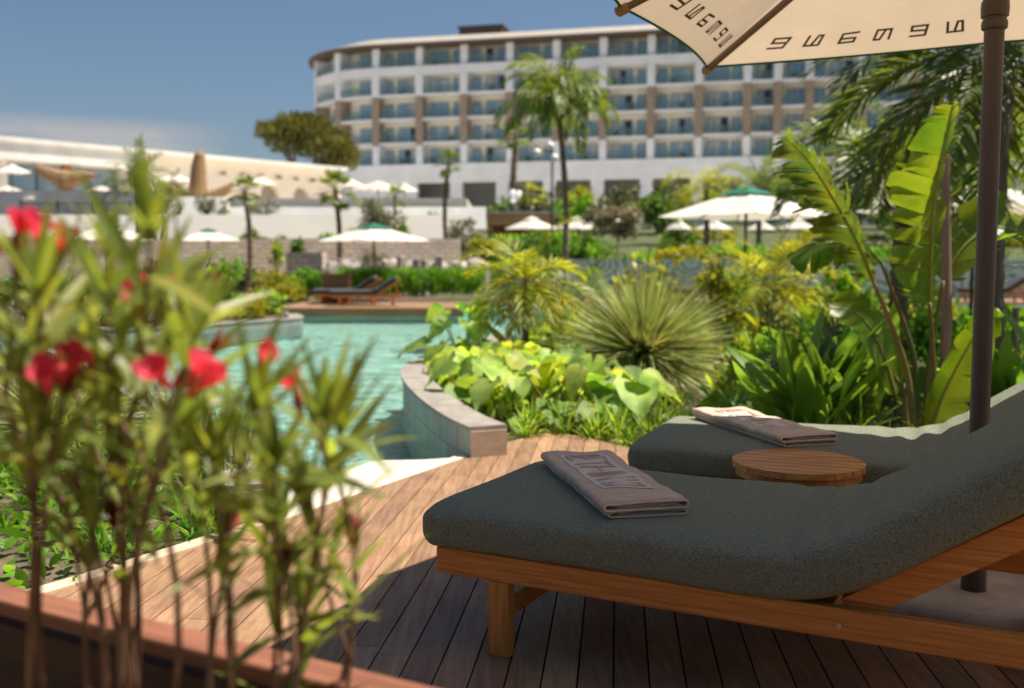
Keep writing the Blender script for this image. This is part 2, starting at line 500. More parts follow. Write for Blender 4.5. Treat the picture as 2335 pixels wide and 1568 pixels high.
def tile_mat(name, c1, c2, mortar, bw, bh, msize=0.02, rough=0.6, bump=0.3, axis='side', off=0.5):
    m = bpy.data.materials.new(name)
    m.use_nodes = True
    t = m.node_tree; N, L = t.nodes, t.links
    p = N['Principled BSDF']
    p.inputs['Roughness'].default_value = rough
    co = N.new('ShaderNodeTexCoord')
    sp = N.new('ShaderNodeSeparateXYZ')
    L.new(co.outputs['Object'], sp.inputs[0])
    ad = N.new('ShaderNodeMath'); ad.operation = 'ADD'
    L.new(sp.outputs['X'], ad.inputs[0]); L.new(sp.outputs['Y'], ad.inputs[1])
    cb = N.new('ShaderNodeCombineXYZ')
    if axis == 'side':
        L.new(ad.outputs[0], cb.inputs['X']); L.new(sp.outputs['Z'], cb.inputs['Y'])
    else:
        L.new(sp.outputs['X'], cb.inputs['X']); L.new(sp.outputs['Y'], cb.inputs['Y'])
    br = N.new('ShaderNodeTexBrick')
    br.offset = off
    br.inputs['Color1'].default_value = (*c1, 1)
    br.inputs['Color2'].default_value = (*c2, 1)
    br.inputs['Mortar'].default_value = (*mortar, 1)
    br.inputs['Scale'].default_value = 1
    br.inputs['Brick Width'].default_value = bw
    br.inputs['Row Height'].default_value = bh
    br.inputs['Mortar Size'].default_value = msize
    L.new(cb.outputs[0], br.inputs['Vector'])
    no = N.new('ShaderNodeTexNoise'); no.inputs['Scale'].default_value = 3.0; no.inputs['Detail'].default_value = 5
    L.new(co.outputs['Object'], no.inputs['Vector'])
    mxx = N.new('ShaderNodeMix'); mxx.data_type = 'RGBA'; mxx.blend_type = 'OVERLAY'
    mxx.inputs['Factor'].default_value = 0.5
    L.new(br.outputs['Color'], mxx.inputs['A']); L.new(no.outputs['Color'], mxx.inputs['B'])
    bw_ = N.new('ShaderNodeHueSaturation'); bw_.inputs['Saturation'].default_value = 0.9
    L.new(mxx.outputs['Result'], bw_.inputs['Color'])
    L.new(bw_.outputs['Color'], p.inputs['Base Color'])
    bu = N.new('ShaderNodeBump'); bu.inputs['Strength'].default_value = bump; bu.inputs['Distance'].default_value = 0.02
    iv = N.new('ShaderNodeMath'); iv.operation = 'SUBTRACT'; iv.inputs[0].default_value = 1
    L.new(br.outputs['Fac'], iv.inputs[1])
    L.new(iv.outputs[0], bu.inputs['Height']); L.new(bu.outputs['Normal'], p.inputs['Normal'])
    return m
M['stonewall'] = tile_mat('rubble_stone', (0.56, 0.43, 0.31), (0.70, 0.56, 0.42), (0.42, 0.33, 0.24), 0.55, 0.22, 0.03, 0.9)
M['stonecol'] = tile_mat('brown_stone_cladding', (0.30, 0.23, 0.175), (0.38, 0.295, 0.23), (0.22, 0.16, 0.12), 0.6, 0.25, 0.03, 0.9)
M['pooltile'] = tile_mat('turquoise_tile', (0.28, 0.47, 0.41), (0.37, 0.55, 0.48), (0.43, 0.57, 0.50), 0.30, 0.30, 0.012, 0.4, 0.1, axis='top')
M['poolwall'] = tile_mat('turquoise_wall_tile', (0.20, 0.52, 0.46), (0.26, 0.58, 0.52), (0.3, 0.58, 0.53), 0.12, 0.5, 0.01, 0.4, 0.1, off=0.0)
M['copingface'] = tile_mat('grey_face_tile', (0.24, 0.245, 0.22), (0.30, 0.30, 0.27), (0.14, 0.13, 0.11), 0.15, 0.4, 0.006, 0.6, 0.25, off=0.0)

# patterned wall: winding contour lines
m = bpy.data.materials.new('mural_wall'); m.use_nodes = True
t = m.node_tree; N, L = t.nodes, t.links
p = N['Principled BSDF']; p.inputs['Roughness'].default_value = 0.7
co = N.new('ShaderNodeTexCoord'); no = N.new('ShaderNodeTexNoise')
no.inputs['Scale'].default_value = 0.55; no.inputs['Detail'].default_value = 0.5
L.new(co.outputs['Object'], no.inputs['Vector'])
ml = N.new('ShaderNodeMath'); ml.operation = 'MULTIPLY'; ml.inputs[1].default_value = 17.0
L.new(no.outputs['Fac'], ml.inputs[0])
fr = N.new('ShaderNodeMath'); fr.operation = 'FRACT'; L.new(ml.outputs[0], fr.inputs[0])
rp = N.new('ShaderNodeValToRGB')
e = rp.color_ramp.elements
e[0].position = 0.0; e[0].color = (0.42, 0.64, 0.56, 1)
e[1].position = 0.60; e[1].color = (0.42, 0.64, 0.56, 1)
k = e.new(0.64); k.color = (0.13, 0.28, 0.245, 1)
k = e.new(0.94); k.color = (0.13, 0.28, 0.245, 1)
k = e.new(1.0); k.color = (0.42, 0.64, 0.56, 1)
L.new(fr.outputs[0], rp.inputs['Fac']); L.new(rp.outputs['Color'], p.inputs['Base Color'])
M['mural'] = m

# water: mirror at grazing angles, clear and faintly tinted otherwise
m = bpy.data.materials.new('pool_water'); m.use_nodes = True
t = m.node_tree; N, L = t.nodes, t.links
for n in list(N):
    if n.type != 'OUTPUT_MATERIAL': N.remove(n)
out = N['Material Output']
co = N.new('ShaderNodeTexCoord')
mpn = N.new('ShaderNodeMapping'); mpn.inputs['Scale'].default_value = (1.0, 1.5, 1.0)
L.new(co.outputs['Object'], mpn.inputs['Vector'])
n1 = N.new('ShaderNodeTexNoise'); n1.inputs['Scale'].default_value = 1.5; n1.inputs['Detail'].default_value = 5; n1.inputs['Distortion'].default_value = 0.8
n2 = N.new('ShaderNodeTexNoise'); n2.inputs['Scale'].default_value = 11; n2.inputs['Detail'].default_value = 2
L.new(mpn.outputs[0], n1.inputs['Vector']); L.new(mpn.outputs[0], n2.inputs['Vector'])
b1 = N.new('ShaderNodeBump'); b1.inputs['Strength'].default_value = 0.85; b1.inputs['Distance'].default_value = 0.40
b2 = N.new('ShaderNodeBump'); b2.inputs['Strength'].default_value = 0.3; b2.inputs['Distance'].default_value = 0.05
L.new(n1.outputs['Fac'], b1.inputs['Height']); L.new(n2.outputs['Fac'], b2.inputs['Height'])
L.new(b1.outputs['Normal'], b2.inputs['Normal'])
fz = N.new('ShaderNodeFresnel'); fz.inputs['IOR'].default_value = 1.33
L.new(b2.outputs['Normal'], fz.inputs['Normal'])
gl = N.new('ShaderNodeBsdfGlossy'); gl.inputs['Roughness'].default_value = 0.08
L.new(b2.outputs['Normal'], gl.inputs['Normal'])
tr = N.new('ShaderNodeBsdfTransparent'); tr.inputs['Color'].default_value = (0.84, 0.97, 0.94, 1)
ms = N.new('ShaderNodeMixShader')
L.new(fz.outputs[0], ms.inputs['Fac']); L.new(tr.outputs[0], ms.inputs[1]); L.new(gl.outputs[0], ms.inputs[2])
L.new(ms.outputs[0], out.inputs['Surface'])
M['water'] = m

# ------------------------------------------------------------------ ground, pool, deck
E_L, E_R = (-1.16, 4.72), (-0.28, 6.42)
right_bank = [E_R, (-0.44, 6.84), (-0.66, 7.6), (-0.86, 8.45), (-1.02, 9.3), (-1.10, 10.1), (-1.08, 10.9), (-0.95, 11.7), (-0.6, 13), (-0.2, 15), (0.3, 17), (1.2, 19.5), (2.2, 22), (3, 25), (5, 27), (12, 27.2), (30, 27.2)]
far_bank = [(30, 31), (16, 30.6), (0, 30.5), (-0.9, 30), (-1.25, 28.6), (-1.4, 28), (-6.3, 28), (-6.0, 26.5), (-5.2, 24), (-4.75, 22.6), (-4.9, 21.7), (-6.3, 19.6), (-8.3, 17.9), (-12, 17.6), (-25, 18)]
left_bank = [(-25, 16.4), (-12, 16), (-8.5, 15), (-6.3, 13.2), (-4.6, 11), (-3.2, 8.6), (-2.0, 6.6), (-1.4, 5.4), E_L]
pool = right_bank + far_bank + left_bank

def holed(name, outer, holes, z, material):
    loops = [[Vector((x, y, 0)) for x, y in outer]] + [[Vector((x, y, 0)) for x, y in h] for h in holes]
    tris = geometry.tessellate_polygon(loops)
    pts = [q for lp in loops for q in lp]
    mb = MB()
    fs = []
    for a, b, c in tris:
        n_ = (pts[b] - pts[a]).cross(pts[c] - pts[a]).z
        fs.append((a, b, c) if n_ > 0 else (a, c, b))
    mb.add([Vector((q.x, q.y, z)) for q in pts], fs)
    return mb.build(name, material)
structure(holed('ground', [(-900, -60), (900, -60), (900, 1500), (-900, 1500)], [pool], -0.03, M['soil']), 'dark garden soil and open ground around the pool')

mb = MB()
vs = [Vector((x, y, -0.12)) for x, y in pool]
tris = geometry.tessellate_polygon([[q.copy() for q in vs]])
mb.add(vs, [t_ if (vs[t_[1]] - vs[t_[0]]).cross(vs[t_[2]] - vs[t_[0]]).z > 0 else (t_[0], t_[2], t_[1]) for t_ in tris])
structure(mb.build('water', M['water']), 'rippled turquoise swimming pool water')
mb = MB()
vs = [Vector((x, y, -0.42)) for x, y in pool]
mb.add(vs, [t_ if (vs[t_[1]] - vs[t_[0]]).cross(vs[t_[2]] - vs[t_[0]]).z > 0 else (t_[0], t_[2], t_[1]) for t_ in tris])
structure(mb.build('pool_floor', M['pooltile']), 'turquoise tiled pool bottom')
mb = MB()
n = len(pool)
for i in range(n):
    a, b = pool[i], pool[(i + 1) % n]
    mb.add([(a[0], a[1], -0.42), (b[0], b[1], -0.42), (b[0], b[1], -0.03), (a[0], a[1], -0.03)], [(0, 1, 2, 3)])
structure(mb.build('pool_wall', M['poolwall']), 'turquoise tiled pool sides')

# beach entry: a pale slope and steps going down into the water
mb = MB()
thr = [Vector((-1.16, 4.72, 0)), Vector((-0.80, 5.42, 0)), Vector((-0.28, 6.42, 0))]
nrm2 = Vector((-0.885, 0.465, 0))
rows = [(0.004, -0.004), (0.35, -0.055), (0.75, -0.10), (0.752, -0.19), (1.05, -0.19), (1.052, -0.27), (1.35, -0.27), (1.352, -0.35), (1.65, -0.35), (1.652, -0.419)]
vs = []
for o_, z_ in rows:
    for q in thr:
        e_ = Vector((q.x, q.y, 0)) + nrm2 * o_
        vs.append(Vector((e_.x, e_.y, z_)))
fs = []
for i in range(len(rows) - 1):
    for j in range(2):
        fs.append((i * 3 + j, i * 3 + j + 1, (i + 1) * 3 + j + 1, (i + 1) * 3 + j))
mb.add(vs, fs)
structure(mb.build('pool_steps', M['threshold']), 'pale stone slope and steps leading into the pool')

def clip(poly, nx, ny, c):
    """keep the side nx*x + ny*y <= c"""
    out_ = []
    for i in range(len(poly)):
        a, b = poly[i], poly[(i + 1) % len(poly)]
        da, db = nx * a[0] + ny * a[1] - c, nx * b[0] + ny * b[1] - c
        if da <= 0: out_.append(a)
        if da * db < 0:
            t_ = da / (da - db)
            out_.append((a[0] + (b[0] - a[0]) * t_, a[1] + (b[1] - a[1]) * t_))
    return out_
def boards(mb, poly, ang, wd, gap, z0, z1, rng, seg=2.3):
    dx, dy = math.sin(ang), math.cos(ang)
    px, py = math.cos(ang), -math.sin(ang)
    ps = [p_[0] * px + p_[1] * py for p_ in poly]
    ds = [p_[0] * dx + p_[1] * dy for p_ in poly]
    k = math.floor(min(ps) / wd)
    while k * wd < max(ps):
        s_ = clip(clip(poly, -px, -py, -(k * wd + gap / 2)), px, py, (k + 1) * wd - gap / 2)
        if len(s_) > 2:
            d0 = min(ds) - rng.random() * seg
            while d0 < max(ds):
                L_ = seg * (0.7 + 0.6 * rng.random())
                q = clip(clip(s_, -dx, -dy, -(d0 + 0.0015)), dx, dy, d0 + L_ - 0.0015)
                d0 += L_
                if len(q) > 2:
                    cl_ = [q[0]]
                    for p_ in q[1:]:
                        if abs(p_[0] - cl_[-1][0]) + abs(p_[1] - cl_[-1][1]) > 1e-4: cl_.append(p_)
                    if len(cl_) > 2:
                        mb.prism(cl_[::-1] if sum((cl_[i][0] * cl_[(i + 1) % len(cl_)][1] - cl_[(i + 1) % len(cl_)][0] * cl_[i][1]) for i in range(len(cl_))) < 0 else cl_, z0, z1)
        k += 1
rng = random.Random(3)
deck_poly = [(-5.6, -1.2), (5.5, -1.2), (5.5, 4.6), (3.4, 5.0), (2.0, 5.55), (1.1, 6.3), (0.73, 6.82), (0.48, 7.2), (0.22, 7.32), (-0.02, 6.95), (-0.28, 6.42), (-0.80, 5.42), (-1.16, 4.72), (-1.70, 3.79), (-2.6, 2.5), (-4.2, 0.6)]
mb = MB()
boards(mb, deck_poly, R(6), 0.108, 0.006, -0.036, 0.0, rng)
structure(mb.build('deck', M['deck']), 'warm brown timber deck boards')
mb = MB()
pts = [(-4.2, 0.6), (-2.6, 2.5), (-1.70, 3.79), (-1.16, 4.72)]
for a, b in zip(pts, pts[1:]):
    mb.bar((a[0] - .03, a[1] + .02, -0.02), (b[0] - .03, b[1] + .02, -0.02), 0.085, 0.07, bev=0.006)
structure(mb.build('kerb', M['deck_edge']), 'pale edging board between deck and planting bed')
mb = MB()
for a, b in zip(thr, thr[1:]):
    mb.bar((a.x - .03, a.y + .015, -0.012), (b.x - .03, b.y + .015, -0.012), 0.075, 0.034)
structure(mb.build('kerb', M['threshold']), 'white stone threshold between deck and pool slope')

def offset_line(pts, dist):
    out_ = []
    for i, p_ in enumerate(pts):
        a = Vector(pts[max(i - 1, 0)]); b = Vector(pts[min(i + 1, len(pts) - 1)])
        d_ = (b - a).normalized()
        out_.append((p_[0] + d_.y * dist, p_[1] - d_.x * dist))
    return out_
def spline(pts, k=6):
    out_ = []
    P = [Vector(p_) for p_ in pts]
    for i in range(len(P) - 1):
        p0, p1, p2, p3 = P[max(i - 1, 0)], P[i], P[i + 1], P[min(i + 2, len(P) - 1)]
        for j in range(k):
            t_ = j / k
            out_.append(0.5 * ((2 * p1) + (p2 - p0) * t_ + (2 * p0 - 5 * p1 + 4 * p2 - p3) * t_ ** 2 + (3 * p1 - p0 - 3 * p2 + p3) * t_ ** 3))
    out_.append(P[-1])
    return out_
def coping(name, line, width, side, ztop, label, zcap=0.03):
    ln = [tuple(q) for q in spline([Vector((x, y)) for x, y in line])]
    inner = offset_line(ln, side * width)
    ln0 = offset_line(ln, -side * 0.012)
    mb = MB(); mb2 = MB()
    org = Vector((ln[0][0], ln[0][1], 0))
    n_ = len(ln)
    def shell(m_, A, B, z0, z1):
        vs = [(a[0], a[1], z) for z in (z0, z1) for a in A] + [(b[0], b[1], z) for z in (z0, z1) for b in B]
        q = len(A)
        fs = []
        for i in range(q - 1):
            fs += [(i, i + 1, q + i + 1, q + i), (2 * q + i, 3 * q + i, 3 * q + i + 1, 2 * q + i + 1), (q + i, q + i + 1, 3 * q + i + 1, 3 * q + i), (i, 2 * q + i, 2 * q + i + 1, i + 1)]
        fs += [(0, q, 3 * q, 2 * q), (q - 1, 3 * q - 1, 4 * q - 1, 2 * q - 1)]
        m_.add(vs, fs)
    shell(mb, ln, inner, -0.35, ztop - zcap)
    shell(mb2, offset_line(ln, -side * 0.018), offset_line(ln, side * (width + 0.006)), ztop - zcap, ztop)
    o = thing(name, label, 'wall', org)
    mb.build('wall_face', M['copingface'], o, org)
    mb2.build('capstone', M['stone'], o, org)
    if side and name == 'pool_coping' and ztop > .1:
        a, b = Vector((*ln0[0], 0)), Vector((*inner[0], 0))
        dd = (Vector((*ln[1], 0)) - Vector((*ln[0], 0))).normalized() * -1
        e_ = MB(); e_.bar(a + dd * .008 + Vector((0, 0, (ztop - zcap - .10) / 2)), b + dd * .008 + Vector((0, 0, (ztop - zcap - .10) / 2)), .014, ztop - zcap + .10)
        e_.build('end_face', M['endstone'], o, org)
    return o
rc = [(-0.26, 6.38)] + right_bank[1:10]
coping('pool_coping', rc, 0.24, 1, 0.20, 'curved grey stone pool coping beside the lime green broad leaves')
coping('pool_coping', left_bank[3:][::-1][0:7], 0.24, -1, 0.20, 'grey stone pool coping behind the red flowering shrubs')
coping('pool_coping', far_bank[8:14], 0.30, 1, 0.06, 'pale low coping along the far planted bank left of the island deck')
# near end faces of the two copings have warm sunlight painted into their colour
rng = random.Random(9)

# island deck
mb = MB()
boards(mb, [(-6.6, 27.9), (-1.35, 27.9), (-1.1, 29.2), (-1.6, 32.2), (-6.8, 32.2)], R(84), 0.14, 0.01, -0.03, 0.02, rng, 3)
structure(mb.build('island_deck', M['deck']), 'small timber deck across the water')
mb = MB()
mb.box(-6.6, -1.35, 27.84, 27.88, -0.22, -0.0)
structure(mb.build('deck_edge_board', M['wood_far']), 'dark fascia of the small deck across the water')
mb = MB()
boards(mb, [(-0.2, 31.2), (30, 31.4), (30, 35.6), (-0.2, 35.6)], R(90), 0.14, 0.01, -0.03, 0.02, rng, 3)
structure(mb.build('terrace_deck', M['deck']), 'timber terrace in front of the patterned wall')

# ------------------------------------------------------------------ terrain behind
mb = MB()   # rising green bank on the right
gx = [-3 + 5 * i for i in range(24)]
gy = [37, 42, 48, 56, 66, 80, 96, 112, 160, 260]
hz = [-0.02, 0.4, 1.0, 1.8, 2.8, 4.0, 5.2, 5.8, 5.9, 6.0]
rr = random.Random(2)
vs = [Vector((x, y, z + (rr.random() - .5) * (0.4 if 40 < y < 100 else 0.0))) for y, z in zip(gy, hz) for x in gx]
q = len(gx)
mb.add(vs, [(j * q + i, j * q + i + 1, (j + 1) * q + i + 1, (j + 1) * q + i) for j in range(len(gy) - 1) for i in range(q - 1)])
structure(mb.build('hill', M['turf'], smooth=True), 'green planted bank rising towards the hotel')
def block(name, x0, x1, y0, y1, z0, z1, m_, label):
    b_ = MB(); b_.box(x0, x1, y0, y1, z0, z1)
    return structure(b_.build(name, m_), label)
block('terrace', -90, -2.5, 46.4, 58, -0.5, 2.3, M['soil'], 'lower garden terrace on the left')
block('terrace', -90, -2.5, 58.4, 66, -0.5, 3.6, M['soil'], 'middle garden terrace on the left')
block('bounce_paving', -3.0, 110, 97, 134, 4.9, 6.02, M['threshold'], 'pale plaza added in front of the hotel to bounce sun onto it')  # added as a reflector that throws sun up at the hotel front
block('terrace', -90, -3.0, 66.4, 180, -0.5, 5.6, M['threshold'], 'upper paved terrace under the buildings')

# ------------------------------------------------------------------ sun loungers
MW, MT = 0.93, 0.150            # mattress width, thickness
def mattress_mesh():
    """rounded slab swept along a bent centre line, with soft creases at the bend"""
    ns, nc = 130, 56
    xb, ang = 1.08, R(33)
    rad = 0.62
    def centre(s_):
        # s_ along the length from the foot; straight, then an arc, then the raised back
        arc = rad * ang
        if s_ < xb: return Vector((s_ - 0.06, 0, 0.318 + MT / 2)), 0.0
        if s_ < xb + arc:
            a = (s_ - xb) / rad
            return Vector((xb - 0.06 + rad * math.sin(a), 0, 0.318 + MT / 2 + rad * (1 - math.cos(a)))), a
        e_ = s_ - xb - arc
        return Vector((xb - 0.06 + rad * math.sin(ang) + e_ * math.cos(ang), 0, 0.318 + MT / 2 + rad * (1 - math.cos(ang)) + e_ * math.sin(ang))), ang
    Ltot = 2.06
    rr = random.Random(5)
    mb = MB()
    vs, fs = [], []
    for i in range(ns + 1):
        u_ = i / ns
        s_ = Ltot * (u_ + 0.028 * math.sin(2 * PI * u_) * -1)
        c, a = centre(s_)
        e_ = min(s_, Ltot - s_)
        r_ = 0.055
        k = 1.0 if e_ > r_ else math.sqrt(max(0.0, 1 - ((r_ - e_) / r_) ** 2))
        hh = MT / 2 - 0.055 * (1 - k)
        ww = MW / 2 - 0.05 * (1 - k)
        nx = Vector((-math.sin(a), 0, math.cos(a)))
        tx = Vector((math.cos(a), 0, math.sin(a)))
        for j in range(nc):
            th = 2 * PI * j / nc
            ct, st = math.cos(th), math.sin(th)
            ey, ez = 10.0, 4.2
            y = ww * math.copysign(abs(ct) ** (2 / ey), ct)
            z = hh * math.copysign(abs(st) ** (2 / ez), st)
            yy = y / (MW / 2)
            d_ = 0.0
            if st > 0:
                q = s_ - 1.22 - 0.10 * yy * yy + 0.05 * yy
                msk = math.exp(-(q / 0.22) ** 2) * (1 - 0.5 * abs(yy))
                d_ += 0.009 * msk * math.sin(q * 48 + 1.3 * math.sin(yy * 3)) + 0.004 * msk * math.sin(q * 33 + yy * 4)
                d_ += 0.010 * (1 - yy * yy) * min(1, e_ / 0.2)                     # slight crown
                d_ += 0.004 * math.sin(s_ * 9 + yy * 2.2) * math.sin(yy * 3 + s_ * 2)
            yo = 0.0
            if abs(ct) > 0.75:
                yo = 0.006 * math.sin(s_ * 7.3 + 0.6) + 0.004 * math.sin(s_ * 17 + st * 2)
            # the cover hangs a little lower in the middle of the long sides
            if st < 0:
                d_ -= 0.012 * math.exp(-((s_ - 1.25) / 0.35) ** 2)
            p_ = c + nx * (z + d_) + Vector((0, y + math.copysign(yo, y), 0))
            p_.y += MW / 2 - 0.02
            vs.append(p_)
    for i in range(ns):
        for j in range(nc):
            j2 = (j + 1) % nc
            fs.append((i * nc + j, i * nc + j2, (i + 1) * nc + j2, (i + 1) * nc + j))
    fs.append(tuple(range(nc - 1, -1, -1)))
    fs.append(tuple(ns * nc + j for j in range(nc)))
    mb.add(vs, fs)
    return mb
def make_lounger(name, label, mmat, group):
    t = thing(name, label, 'sun lounger', (0, 0, 0), 0, group)
    FW = 0.89
    for y in (0.0, FW - 0.036):
        mb = MB(); mb.box(0.0, 2.02, y, y + 0.036, 0.245, 0.33, bev=0.004)
        r_ = mb.build('side_rail', M['teak'], t)
        yy = y - 0.004 if y == 0 else y + 0.036
        for bx in (1.27, 1.93):
            mb = MB()
            mb2 = [Vector((bx + 0.008 * math.cos(2 * PI * k / 10), yy, 0.283 + 0.008 * math.sin(2 * PI * k / 10))) for k in range(10)]
            mb.add(mb2 + [q + Vector((0, 0.005, 0)) for q in mb2], [tuple(range(10)), tuple(range(19, 9, -1))] + [(k, k + 10, (k + 1) % 10 + 10, (k + 1) % 10) for k in range(10)])
            mb.build('bolt', M['bolt'], r_)
    mb = MB(); mb.box(0.006, 0.04, 0.037, FW - 0.037, 0.25, 0.327, bev=0.003)
    mb.build('end_rail', M['teak'], t)
    mb = MB(); mb.box(1.985, 2.018, 0.037, FW - 0.037, 0.25, 0.327, bev=0.003)
    mb.build('end_rail', M['teak'], t)
    for x in (0.19, 1.72):
        for y in (0.002, FW - 0.046):
            mb = MB(); mb.box(x, x + 0.075, y, y + 0.044, 0.0, 0.244, bev=0.004)
            mb.build('leg', M['teak_leg'], t)
        mb = MB(); mb.box(x + 0.022, x + 0.052, 0.047, FW - 0.047, 0.115, 0.165, bev=0.003)
        mb.build('stretcher', M['teak'], t)
    mb = MB()
    for k in range(9):
        x = 0.08 + k * 0.135
        mb.box(x, x + 0.085, 0.04, FW - 0.04, 0.300, 0.322)
    mb.build('seat_slats', M['teak'], t)
    ca, sa = math.cos(R(33)), math.sin(R(33))
    hx, hz_ = 1.285, 0.311
    for y in (0.065, FW - 0.065):
        b_ = MB(); b_.bar((hx, y, hz_), (hx + 0.86 * ca, y, hz_ + 0.86 * sa), 0.04, 0.075, bev=0.004)
        br = b_.build('back_rail', M['teak'], t)
    mb = MB()
    for k in range(6):
        d_ = 0.12 + k * 0.13
        q = Vector((hx + d_ * ca, FW / 2, hz_ + d_ * sa)) + Vector((-sa, 0, ca)) * 0.022
        mb.bar(q + Vector((0, -FW / 2 + 0.09, 0)), q + Vector((0, FW / 2 - 0.09, 0)), 0.07, 0.016, up=Vector((-sa, 0, ca)))
    mb.build('back_slats', M['teak'], br)
    mb = MB()
    for y in (0.11, FW - 0.11):
        mb.bar((1.84, y, 0.64), (1.94, y, 0.28), 0.03, 0.04)
    mb.bar((1.94, 0.10, 0.285), (1.94, FW - 0.10, 0.285), 0.03, 0.035)
    mb.build('back_prop', M['teak'], t)
    mb = mattress_mesh()
    mb.build('mattress', mmat, t, smooth=True)
    return t
L1 = make_lounger('sun_lounger', 'nearest teak sun lounger with thick sage green terry mattress, near leg in full view', M['terry'], 'sun loungers with terry mattresses')
L1.location = (-0.248, 3.19, 0)
L1.rotation_euler.z = R(-27.6)
L2 = copy_tree(L1)
L2['label'] = 'sage green terry sun lounger behind the round slatted table, its far edge in sunlight'
L2.location = (0.56, 4.335, 0)
L2.rotation_euler.z = R(-22.5)

# ------------------------------------------------------------------ towels
def stroke_bars(mb, pts, wd, z0, z1, fn):
    """a polyline of flat strokes; fn maps a 2-D point and height to space"""
    for a, b in zip(pts, pts[1:]):
        a2, b2 = Vector((a[0], a[1])), Vector((b[0], b[1]))
        d = (b2 - a2)
        if d.length < 1e-6: continue
        d.normalize()
        nn = Vector((-d.y, d.x)) * wd / 2
        a2 = a2 - d * wd / 2; b2 = b2 + d * wd / 2
        c = [a2 - nn, b2 - nn, b2 + nn, a2 + nn]
        vs = [fn(q.x, q.y, z0) for q in c] + [fn(q.x, q.y, z1) for q in c]
        mb.add(vs, [(0, 1, 2, 3), (7, 6, 5, 4), (0, 4, 5, 1), (1, 5, 6, 2), (2, 6, 7, 3), (3, 7, 4, 0)])
def make_towel(label):
    """long folded towel: x along the fold from the far end (0) to the near end (LT_), y across"""
    t = thing('folded_towel', label, 'towel', (0, 0, 0), 0, 'folded towels on the loungers')
    L_, W_, H_ = 0.84, 0.275, 0.050
    # outer layer: a C-shaped fold swept along x; inner layers show at the near end
    def layer(y0, y1, za, zb, th, name, mat_, xs, xe, wob, parent):
        """a flattened loop: bottom sheet at za, top sheet at zb, folded round on both long sides"""
        mb = MB()
        nx_, prof = 26, []
        r_ = (zb - za) / 2
        m_ = 8
        for k in range(m_ + 1):
            a = PI / 2 + PI * k / m_
            prof.append((y0 + r_ * 0.8 + r_ * 0.8 * math.cos(a), (za + zb) / 2 + r_ * math.sin(a)))
        for k in range(1, 6):
            prof.append((lerp(y0 + r_, y1 - r_, k / 6), za))
        for k in range(m_ + 1):
            a = -PI / 2 + PI * k / m_
            prof.append((y1 - r_ * 0.8 + r_ * 0.8 * math.cos(a), (za + zb) / 2 + r_ * math.sin(a)))
        for k in range(1, 12):
            prof.append((lerp(y1 - r_, y0 + r_, k / 12), zb))
        n_ = len(prof)
        cz, cy = (za + zb) / 2, (y0 + y1) / 2
        def ring(x, inset):
            out_ = []
            for (y, z) in prof:
                dz = 0.0036 * math.sin(x * 19 + y * 23 + wob) + 0.0022 * math.sin(x * 41 + wob * 2)
                if z > cz: dz += 0.002 * math.sin(y * 30 + x * 6)
                yy = y + 0.003 * math.sin(x * 14 + wob)
                zz = z + (dz if z > za + 0.004 else 0)
                if inset:
                    zz = cz + (zz - cz) * max(0.05, 1 - th * 2 / (zb - za)) if (zb - za) > 2 * th else cz + (zz - cz) * 0.3
                    yy = cy + (yy - cy) * (1 - th * 2 / (y1 - y0))
                out_.append(Vector((x, yy, zz)))
            return out_
        rings = [ring(lerp(xs, xe, i / nx_), False) for i in range(nx_ + 1)]
        inn = [ring(lerp(xe, xs, i / nx_), True) for i in range(nx_ + 1)]
        allr = rings + inn
        vs = [q for r2 in allr for q in r2]
        fs = []
        N_ = len(allr)
        for i in range(N_):
            i2 = (i + 1) % N_
            for k in range(n_):
                k2 = (k + 1) % n_
                fs.append((i * n_ + k, i * n_ + k2, i2 * n_ + k2, i2 * n_ + k))
        mb.add(vs, fs)
        o = mb.build(name, mat_, parent, smooth=True)
        # hem along the near edge of the sheet
        hm = MB()
        pts = [Vector((xe + 0.001, (a.y + b.y) / 2, (a.z + b.z) / 2)) for a, b in zip(rings[-1], inn[0])]
        hm.tube(pts + [pts[0]], th * 0.55, 5, cap=False)
        hm.build('hem', M['towel_hem'], o, smooth=True)
        return o
    top = layer(0.0, W_, 0.022, H_, 0.006, 'upper_fold', M['towel'], 0.0, L_, 0.0, t)
    layer(0.012, W_ - 0.006, 0.001, 0.0235, 0.005, 'lower_fold', M['towel'], 0.004, L_ - 0.006, 1.7, t)
    rr = random.Random(8)
    inn = MB()
    for z, y0, y1 in ((0.030, 0.045, W_ - 0.02), (0.035, 0.03, W_ - 0.03), (0.040, 0.05, W_ - 0.018), (0.008, 0.05, W_ - 0.03), (0.015, 0.04, W_ - 0.02)):
        ph = rr.random() * 6
        vs, fs = [], []
        k_ = 22
        for i in range(k_ + 1):
            y = lerp(y0, y1, i / k_)
            z2 = z + 0.0016 * math.sin(y * 60 + ph)
            for (x, zz) in ((L_ - 0.012, z2 - 0.0014), (L_ - 0.012, z2 + 0.0014), (0.2, z2 - 0.0014), (0.2, z2 + 0.0014)):
                vs.append(Vector((x - (0.006 if z < 0.02 else 0), y, zz)))
        for i in range(k_):
            a, b = i * 4, (i + 1) * 4
            fs += [(a, b, b + 1, a + 1), (a + 1, b + 1, b + 3, a + 3), (a, a + 2, b + 2, b)]
        inn.add(vs, fs)
    inn.build('inner_folds', M['towel_hem'], t, smooth=True)
    # woven panel with raised lettering
    def onto(x, y, z):
        dz = 0.0036 * math.sin(x * 19 + y * 23) + 0.0022 * math.sin(x * 41) + 0.002 * math.sin(y * 30 + x * 6)
        return Vector((x, y + 0.003 * math.sin(x * 14), H_ + dz + z))
    x0, x1, y0, y1 = 0.075, 0.665, 0.050, 0.222
    mb = MB()
    vs, fs = [], []
    kx, ky = 30, 6
